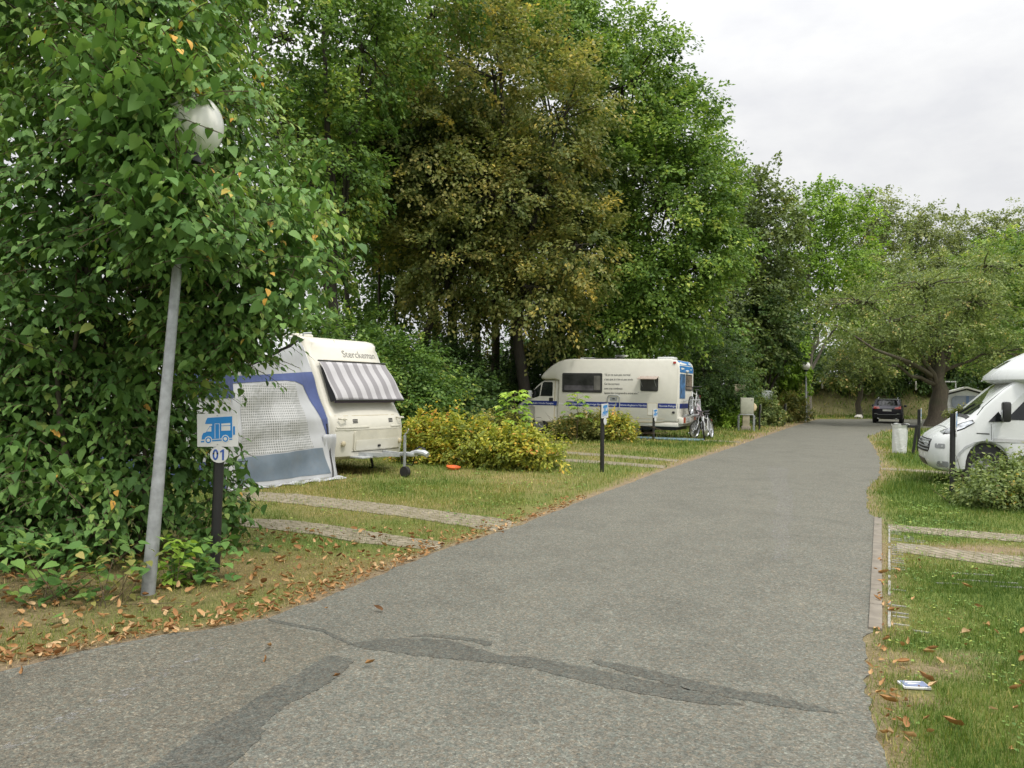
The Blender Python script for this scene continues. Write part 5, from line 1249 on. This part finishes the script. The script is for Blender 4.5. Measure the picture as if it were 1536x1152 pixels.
for s in ('+y','-y'):
    dr = decal('cab_door', [(-.80,.42),(-.78,1.02),(-.84,1.28),(-1.36,1.86),(-1.80,1.88),(-1.80,.42)], vbvh, s, MAT['white_paint'], vbody, .001, .008)
    decal('door_window', [(-.98,1.26),(-1.42,1.78),(-1.74,1.80),(-1.74,1.24)], vbvh, s, MAT['glass'], dr, .011, .004)
    decal('quarter_window', [(-.70,1.21),(-.86,1.40),(-.96,1.22)], vbvh, s, MAT['glass'], dr, .011, .004)
    decal('door_gap', [(-.745,.55),(-.752,.55),(-.752,1.17),(-.745,1.17)], vbvh, s, MAT['seal'], vbody, .001, .002)
    decal('headlight_surround', [(.04,1.0),(-.10,1.07),(-.30,1.18),(-.46,1.245),(-.49,1.19),(-.33,1.075),(-.12,.985),(.0,.955)], vbvh, s, MAT['seal'], vbody, .001, .006)
    hl = decal('headlight', [(.02,1.005),(-.10,1.055),(-.30,1.165),(-.44,1.225),(-.47,1.19),(-.32,1.09),(-.12,1.0),(.0,.975)], vbvh, s, MAT['clear_lens'], vbody, .008, .012)
    decal('side_badge', [(-.52,.995),(-.72,.985),(-.72,1.005),(-.52,1.01)], vbvh, s, MAT['seal'], vbody, .002, .004)
    decal('bumper_recess', rrect(-.02,.13,.70,.79,.02,2), vbvh, s, M_plain('recess_grey', (.26,.27,.28), .5), vbody, .001, .004)
    decal('fog_recess', rrect(-.08,.10,.36,.47,.03,2), vbvh, s, M_plain('fog_grey', (.22,.23,.24), .5), vbody, .001, .004)
    decal('waist_moulding', [(-.78,.86),(-1.85,.84),(-1.85,.90),(-.78,.92)], vbvh, s, M_plain('moulding_grey', (.45,.46,.46), .4), vbody, .010, .012)
decal('windscreen', [(-.93,1.33),(.93,1.33),(.84,1.96),(-.84,1.96)], vbvh, '+x', MAT['windscreen'], vbody, .002, .006)
gr_ = decal('grille', rrect(-.72,.72,.62,.86,.05), vbvh, '+x', MAT['black_plastic'], vbody, .002, .008)
for k in range(4): decal('grille_bar', [(-.70,.655+k*.055),(.70,.655+k*.055),(.70,.672+k*.055),(-.70,.672+k*.055)], vbvh, '+x', MAT['galvanised'], gr_, .012, .008)
decal('lower_grille', rrect(-.50,.50,.36,.48,.04), vbvh, '+x', MAT['black_plastic'], vbody, .002, .006)
decal('cowl', [(1.2,0)]*0 or [(-.43,.80),(-.37,.84),(-.37,-.84),(-.43,-.80)], vbvh, '+z', MAT['black_plastic'], vbody, .002, .012)
for y_ in (-.35,.30): MB().tube([(-.42,y_,1.33),(-.62,y_+.42,1.52)], .010, 6).build('wiper', MAT['black_plastic'], vbody)
for s_ in ('+y','-y'):
    decal('wheel_arch_trim', [(-.64+.47*math.cos(R(176-18.2*k)), .40+.47*math.sin(R(176-18.2*k))) for k in range(10)] + [(-.64+.43*math.cos(R(12+18.2*k)), .40+.43*math.sin(R(12+18.2*k))) for k in range(10)], vbvh, s_, MAT['galv_light'], vbody, .003, .010, cuts=1)
    decal('sill', [(-1.88,.33),(-1.10,.33),(-1.10,.44),(-1.88,.44)], vbvh, s_, MAT['black_plastic'], vbody, .004, .010)
decal('bonnet_gap', [(-.08,.62),(-.09,.62),(-.09,-.62),(-.08,-.62)], vbvh, '+z', MAT['seal'], vbody, .001, .002)
for s in (-1,1):
    m_ = MB().box((-.94, s*1.17, 1.40), (.13,.20,.36), .04).build('wing_mirror', MAT['black_plastic'], vbody)
    MB().box((-.92, s*1.06, 1.27), (.07,.16,.05), .01).build('mirror_arm', MAT['black_plastic'], m_)
    MB().box((-.868, s*1.19, 1.36), (.012,.10,.15), .004).build('repeater', MAT['orange_lens'] if s < 0 else MAT['clear_lens'], m_)
kp = [(-.80,1.98),(-.82,2.06),(-.98,2.20),(-1.24,2.38),(-1.6,2.56),(-2.1,2.69),(-2.6,2.74),(-6.4,2.76),(-6.55,2.6),(-6.6,.42),(-5.5,.40),(-1.92,.36),(-1.90,1.90),(-1.25,1.90),(-.95,1.92)]
kbody, kbvh = layered('coach_body', kp, 1.1, MAT['white_paint'], vn, nose=lambda x, z, u: -.55*u**3*max(0, min(1, (x+2.0)/1.1)), edge=.06)
decal('roof_light', rrect(-.18,.18,2.2,2.35,.03), kbvh, '+x', MAT['glass'], kbody, .002, .006)
f = decal('window', rrect(-4.0,-2.7,1.35,2.0,.06), kbvh, '+y', MAT['seal'], kbody, .002, .012); decal('pane', rrect(-3.95,-2.75,1.40,1.95,.04), kbvh, '+y', MAT['glass'], f, .015, .004)

# ------------------------------------------------------------------ dark parked car
ca = empty('parked_car', (23.35, 47.9, 0), 'dark sport utility car parked at the road end, seen from behind', 'car', math.atan2(.875, .475)); ca.scale = (.88,.88,.92)
wa = lambda cx: [(cx + .38*math.cos(a), .34 + .38*math.sin(a)) for a in [R(172-20.5*k) for k in range(9)]]
sp_ = [(-2.20,.34),(-1.82,.30)] + wa(-1.38) + [(-.9,.28),(.9,.28)] + wa(1.35) + [(1.85,.30),(2.18,.36),(2.24,.60),(2.16,.85),(1.9,.97),(1.15,1.08),(.95,1.16),(.35,1.52),(.05,1.60),(-.6,1.64),(-1.5,1.61),(-1.80,1.54),(-2.05,1.16),(-2.16,1.06),(-2.25,.96),(-2.26,.62)]
sbody, sbvh = layered('body', sp_, .94, MAT['car_paint'], ca, nose=lambda x, z, u: (-.22*u**4 if x > 0 else .16*u**4)*max(0, min(1, (abs(x)-1.2)/.8)), tumble=lambda z: 1-.34*max(0, z-.98)**.9, edge=.06)
MB().box((0,0,.48), (3.6,1.66,.40), .02).build('underbody', MAT['seal'], ca)
for x in (-1.38, 1.35):
    for s in (-1,1): wheel(ca, (x, s*.82, .34), .34, .22, s)
decal('rear_window', [(-.64,1.17),(.64,1.17),(.56,1.50),(-.56,1.50)], sbvh, '-x', MAT['glass'], sbody, .002, .006)
decal('spoiler', [(-.62,1.535),(.62,1.535),(.58,1.57),(-.58,1.57)], sbvh, '-x', MAT['black_plastic'], sbody, .002, .06)
for s in (-1,1):
    decal('tail_lamp', [(s*.44,.96),(s*.84,.94),(s*.84,1.12),(s*.50,1.07)], sbvh, '-x', MAT['red_lens'], sbody, .002, .012)
    decal('reflector', [(s*.58,.60),(s*.80,.60),(s*.80,.66),(s*.58,.66)], sbvh, '-x', MAT['clear_lens'], sbody, .002, .008)
    decal('side_window', [(-1.55,1.16),(.85,1.14),(.32,1.46),(-1.35,1.50)], sbvh, '+y' if s > 0 else '-y', MAT['glass'], sbody, .002, .006)
    m_ = MB().box((.72, s*1.02, 1.12), (.12,.20,.15), .04).build('wing_mirror', MAT['car_paint'], ca)
    MB().tube([(.0,s*.60,1.62),(.0,s*.60,1.68),(-1.3,s*.60,1.68),(-1.35,s*.60,1.61)], .016, 6).build('roof_rail', MAT['galv_light'], ca)
    MB().box((-2.20, s*.55, .33), (.12,.16,.06), .02).build('exhaust', MAT['chrome'], ca)
decal('number_plate', [(-.27,.80),(.27,.80),(.27,.92),(-.27,.92)], sbvh, '-x', MAT['plate_white'], sbody, .003, .010)
decal('lower_bumper', [(-.78,.34),(.78,.34),(.82,.55),(-.82,.55)], sbvh, '-x', MAT['black_plastic'], sbody, .002, .020)
decal('bumper_strip', [(-.60,.57),(.60,.57),(.60,.60),(-.60,.60)], sbvh, '-x', MAT['galvanised'], sbody, .002, .010)

# ------------------------------------------------------------------ cabinets, bag, small things
c0 = G(1118,646); ec = empty('meter_cabinet', c0, 'beige electric meter cabinet on a pedestal inside a tubular hoop', 'cabinet', R(-12))
cb = MB().box((.05,0,1.10), (.56,.34,.74), .012).build('box', MAT['cabinet_beige'], ec)
MB().box((.05,-.176,1.10), (.51,.012,.69), .004).build('door', MAT['cabinet_beige'], cb)
MB().box((.25,-.186,1.38), (.03,.012,.05), .004).build('lock', MAT['black_plastic'], cb)
MB().prism([(.0,-.20),(.10,-.12),(.14,.0),(.10,.12),(.0,.20)], -.12, .12, .03).build('side_cover', MAT['cover_cream'], cb).location = (.335, -.02, 1.05)
MB().box((.02,0,.36), (.30,.24,.76), .008).build('pedestal', MAT['tan_box'], ec); MB().box((.02,0,.10), (.40,.32,.22), .02).build('footing', MAT['brick_base'], ec)
for y, w_ in ((-.28,.66),(.28,.66)): MB().tube([(-.30,y,-.05),(-.30,y,.66),(-.25,y,.72),(.31,y,.72),(.36,y,.66),(.36,y,-.05)], .022, 8).build('guard_hoop', MAT['galvanised'], ec, 60)
c1 = base(1109,38.0); tb = empty('service_pillar', c1, 'tan service pillar with a dark opening behind the meter cabinet', 'cabinet', R(-8))
pl = MB(); pl.box((-.20,0,1.05), (.14,.42,2.10), .01); pl.box((.20,0,1.05), (.14,.42,2.10), .01); pl.box((0,0,1.97), (.262,.42,.258), .0); pl.box((0,.10,.70), (.262,.20,1.40), .0); pl.build('housing', MAT['tan_box'], tb)
MB().box((0,.16,1.60), (.26,.06,.46)).build('opening', MAT['seal'], tb); MB().box((0,-.03,1.80), (.20,.28,.10), .02).build('lamp_hood', MAT['cover_cream'], tb)
c2 = base(1151,40.5); gp_ = empty('notice_panel', c2, 'grey metal panel on posts overgrown by a weedy shrub', 'panel', R(-10))
MB().box((0,0,1.58), (.56,.05,.50), .008).build('board', MAT['grey_panel'], gp_); MB().box((.02,-.028,1.62), (.46,.006,.36)).build('sheet', MAT['galv_light'], gp_)
for x in (-.27,.27): MB().tube([(x,.03,-.05),(x,.03,1.83)], .022, 8).build('post', MAT['galv_light'], gp_)
bg = G(1369,682); bh = empty('rubbish_bag_holder', bg, 'black post and ring holding a clear rubbish bag on the right lawn', 'bag holder', R(-30))
MB().tube([(0,0,-.05),(.10,0,.84)], .040, 10).build('post', MAT['post_black'], bh); MB().box((-.02,.03,.80), (.26,.10,.08), .01, Matrix.Rotation(R(0),3,'Z')).build('bracket', MAT['black_plastic'], bh)
MB().tube([(-.33+.21*math.cos(2*PI*k/20), .03+.21*math.sin(2*PI*k/20), .84) for k in range(21)], .016, 6).build('ring', MAT['black_plastic'], bh, 60)
bgm = NT('clear_film'); bgm.set(bgm.ramp(bgm.noise(5,5), [(.35,(.64,.66,.65)),(.7,(.80,.81,.80))]), .3); bgm.bsdf.inputs['Alpha'].default_value = .84; bgm.bump(bgm.noise(9,5,.6,None,1.), .8, .05)
def bagf(u, v):
    a = 2*PI*u; r = (.205 + .010*math.sin(3*a+v*2) + .008*math.sin(7*a+v*5))*(1.04 if v > .9 else .93 + .05*v - .10*max(0,.06-v)*8)
    if v > .93: r += .03
    return Vector((r*math.cos(a), r*math.sin(a)*.9, .03 + .83*v + (.02*math.sin(5*a) if v > .95 else 0)))
wb = MB().grid(bagf, 40, 24).build('rubbish_bag', bgm.m, None, 70); wb.location = bh.matrix_basis @ Vector((-.33,.03,0)); tag(wb, 'translucent white rubbish bag hanging from the ring on the lawn', 'bag')
# mobile home in the distance
mh = empty('mobile_home', base(1450,44.5), 'white mobile home with low gable roof behind the spreading tree', 'cabin', R(-27))
gb = MB().prism([(-1.4,.25),(1.4,.25),(1.4,1.70),(.0,2.12),(-1.4,1.70)], 0, 6.0).build('walls', MAT['wall_white'], mh, 30)
MB().prism([(-1.6,1.66),(.0,2.16),(1.6,1.66),(1.6,1.74),(.0,2.26),(-1.6,1.74)], -.25, 6.2).build('roof', MAT['roof_white'], mh, 30)
MB().prism([(-1.5,1.60),(-.01,2.06),(-.01,2.14),(-1.5,1.68)], -.08, -.02).prism([(.01,2.06),(1.5,1.60),(1.5,1.68),(.01,2.14)], -.08, -.02).build('gable_board', MAT['seal'], mh)
f = MB().prism(rrect(-.75,.75,1.0,1.72,.25), -.06, -.01).build('window', MAT['curtain_grey'], mh); MB().box((.05,-.07,1.36), (.14,.02,.70)).build('curtain', MAT['curtain_blue'], f)
for x in (-1.1,1.15): MB().box((x,-.03,1.3), (.40,.04,.75), .01).build('panel', MAT['plate_white'], mh)
rf = MB().tube([(-1.3,1,2.0),(-1.3,1,2.55),(-.5,1,2.55),(-.5,1,2.2)], .035, 6).build('roof_frame', MAT['plate_white'], mh)
# fence on the bank
fe = empty('fence', (base(1280,64.5).x, 64.5, 2.25), 'row of pale concrete fence posts with wire along the bank top', 'fence')
for k in range(-3, 3): MB().box((k*2.6,0,.30), (.11,.11,.75), .02).build('post', MAT['stone'], fe)
MB().tube([(-7.8,0,.60),(5.2,0,.60)], .004, 5).tube([(-7.8,0,.30),(5.2,0,.30)], .004, 5).build('wire', MAT['seal'], fe)
st_ = MB(); st_.lathe([(.001,-.02),(.22,0),(.26,.12),(.17,.24),(.001,.28)], (0,0,0), 'z', 12)
for v in st_.bm.verts: v.co *= 1 + .18*math.sin(v.co.x*17+v.co.y*11)
so_ = st_.build('boulder', MAT['stone'], None, 50); so_.location = base(1288,55.5); tag(so_, 'small pale boulder on the grass at the road end', 'boulder')
od = MB().lathe([(.001,.012),(.11,.012),(.14,.045),(.15,.045),(.13,.0),(.001,.0)], (0,0,0), 'z', 24).build('toy_disc', MAT['orange_plastic'], None, 50); od.location = G(680,703,.02); od.rotation_euler = (R(6),R(4),0); tag(od, 'small orange plastic dish lying in front of the yellow shrubs', 'dish')
# marker plaque in the right lawn
pq = G(1371,1031); pk_ = empty('ground_plaque', (pq.x, pq.y, .012), 'small blue grey marker plaque with white border set in the right lawn', 'plaque', R(-4))
MB().box((0,0,0), (.150,.095,.014), .003).build('base', MAT['sign_white'], pk_); MB().box((0,0,.0085), (.130,.078,.005)).build('field', M_plain('plaque_blue', (.17,.21,.33), .4), pk_)
MB().prism([(-.05,.004),(.045,.018),(.05,.030),(-.045,.020)], .0115, .0130, axis='z').prism([(-.045,-.016),(-.02,-.020),(.03,-.002),(-.03,.0)], .0115, .0130, axis='z').build('mark', MAT['sign_white'], pk_)
# ------------------------------------------------------------------ sky and sun
SUN_EL, SUN_AZ = R(58), R(152)               # azimuth from +Y clockwise: behind the camera, to the right
w = bpy.data.worlds.new('World'); SC.world = w; w.use_nodes = True
nt = w.node_tree; nd, lk = nt.nodes, nt.links; nd.clear()
out = nd.new('ShaderNodeOutputWorld')
sky = nd.new('ShaderNodeTexSky'); sky.sky_type = 'NISHITA'; sky.sun_disc = False
sky.sun_elevation = SUN_EL; sky.sun_rotation = SUN_AZ; sky.air_density = 1.0; sky.dust_density = 3.0
b1 = nd.new('ShaderNodeBackground'); b1.inputs['Strength'].default_value = .06; lk.new(sky.outputs[0], b1.inputs['Color'])
tc = nd.new('ShaderNodeTexCoord'); sp = nd.new('ShaderNodeSeparateXYZ'); lk.new(tc.outputs['Generated'], sp.inputs[0])
mp = nd.new('ShaderNodeMapping'); mp.inputs['Scale'].default_value = (1, 1, 2.2); lk.new(tc.outputs['Generated'], mp.inputs['Vector'])
nz = nd.new('ShaderNodeTexNoise'); nz.inputs['Scale'].default_value = 5.5; nz.inputs['Detail'].default_value = 7; nz.inputs['Roughness'].default_value = .55; lk.new(mp.outputs[0], nz.inputs['Vector'])
cr = nd.new('ShaderNodeValToRGB'); lk.new(nz.outputs['Fac'], cr.inputs['Fac'])
e = cr.color_ramp.elements; e[0].position = .36; e[0].color = (.80,.805,.825,1); e[1].position = .66; e[1].color = (.96,.96,.95,1)
# a cloud deck is brighter overhead than at the horizon
mz = nd.new('ShaderNodeMath'); mz.operation = 'MAXIMUM'; lk.new(sp.outputs['Z'], mz.inputs[0]); mz.inputs[1].default_value = 0.0
pw = nd.new('ShaderNodeMath'); pw.operation = 'POWER'; lk.new(mz.outputs[0], pw.inputs[0]); pw.inputs[1].default_value = 3.0
gr = nd.new('ShaderNodeMath'); gr.operation = 'MULTIPLY_ADD'; lk.new(pw.outputs[0], gr.inputs[0]); gr.inputs[1].default_value = 2.6; gr.inputs[2].default_value = .75
b2 = nd.new('ShaderNodeBackground'); lk.new(cr.outputs['Color'], b2.inputs['Color']); lk.new(gr.outputs[0], b2.inputs['Strength'])
mx = nd.new('ShaderNodeMixShader'); mx.inputs[0].default_value = .93
lk.new(b1.outputs[0], mx.inputs[1]); lk.new(b2.outputs[0], mx.inputs[2]); lk.new(mx.outputs[0], out.inputs['Surface'])
sd = bpy.data.lights.new('sun', 'SUN'); sd.energy = 1.5; sd.angle = R(10); sd.color = (1.0, .94, .83)
so = bpy.data.objects.new('sun', sd); COL.objects.link(so)
dv = Vector((math.sin(SUN_AZ)*math.cos(SUN_EL), math.cos(SUN_AZ)*math.cos(SUN_EL), math.sin(SUN_EL)))
so.rotation_euler = dv.to_track_quat('Z', 'Y').to_euler(); so.location = (0, -20, 40)
vs = SC.view_settings; vs.view_transform = 'Standard'; vs.look = 'None'; vs.exposure = 0.40; vs.gamma = 1.0; vs.use_curve_mapping = False
SC.cycles.max_bounces = 6; SC.cycles.diffuse_bounces = 4; SC.cycles.transmission_bounces = 4; SC.cycles.transparent_max_bounces = 6
SC.cycles.use_denoising = True
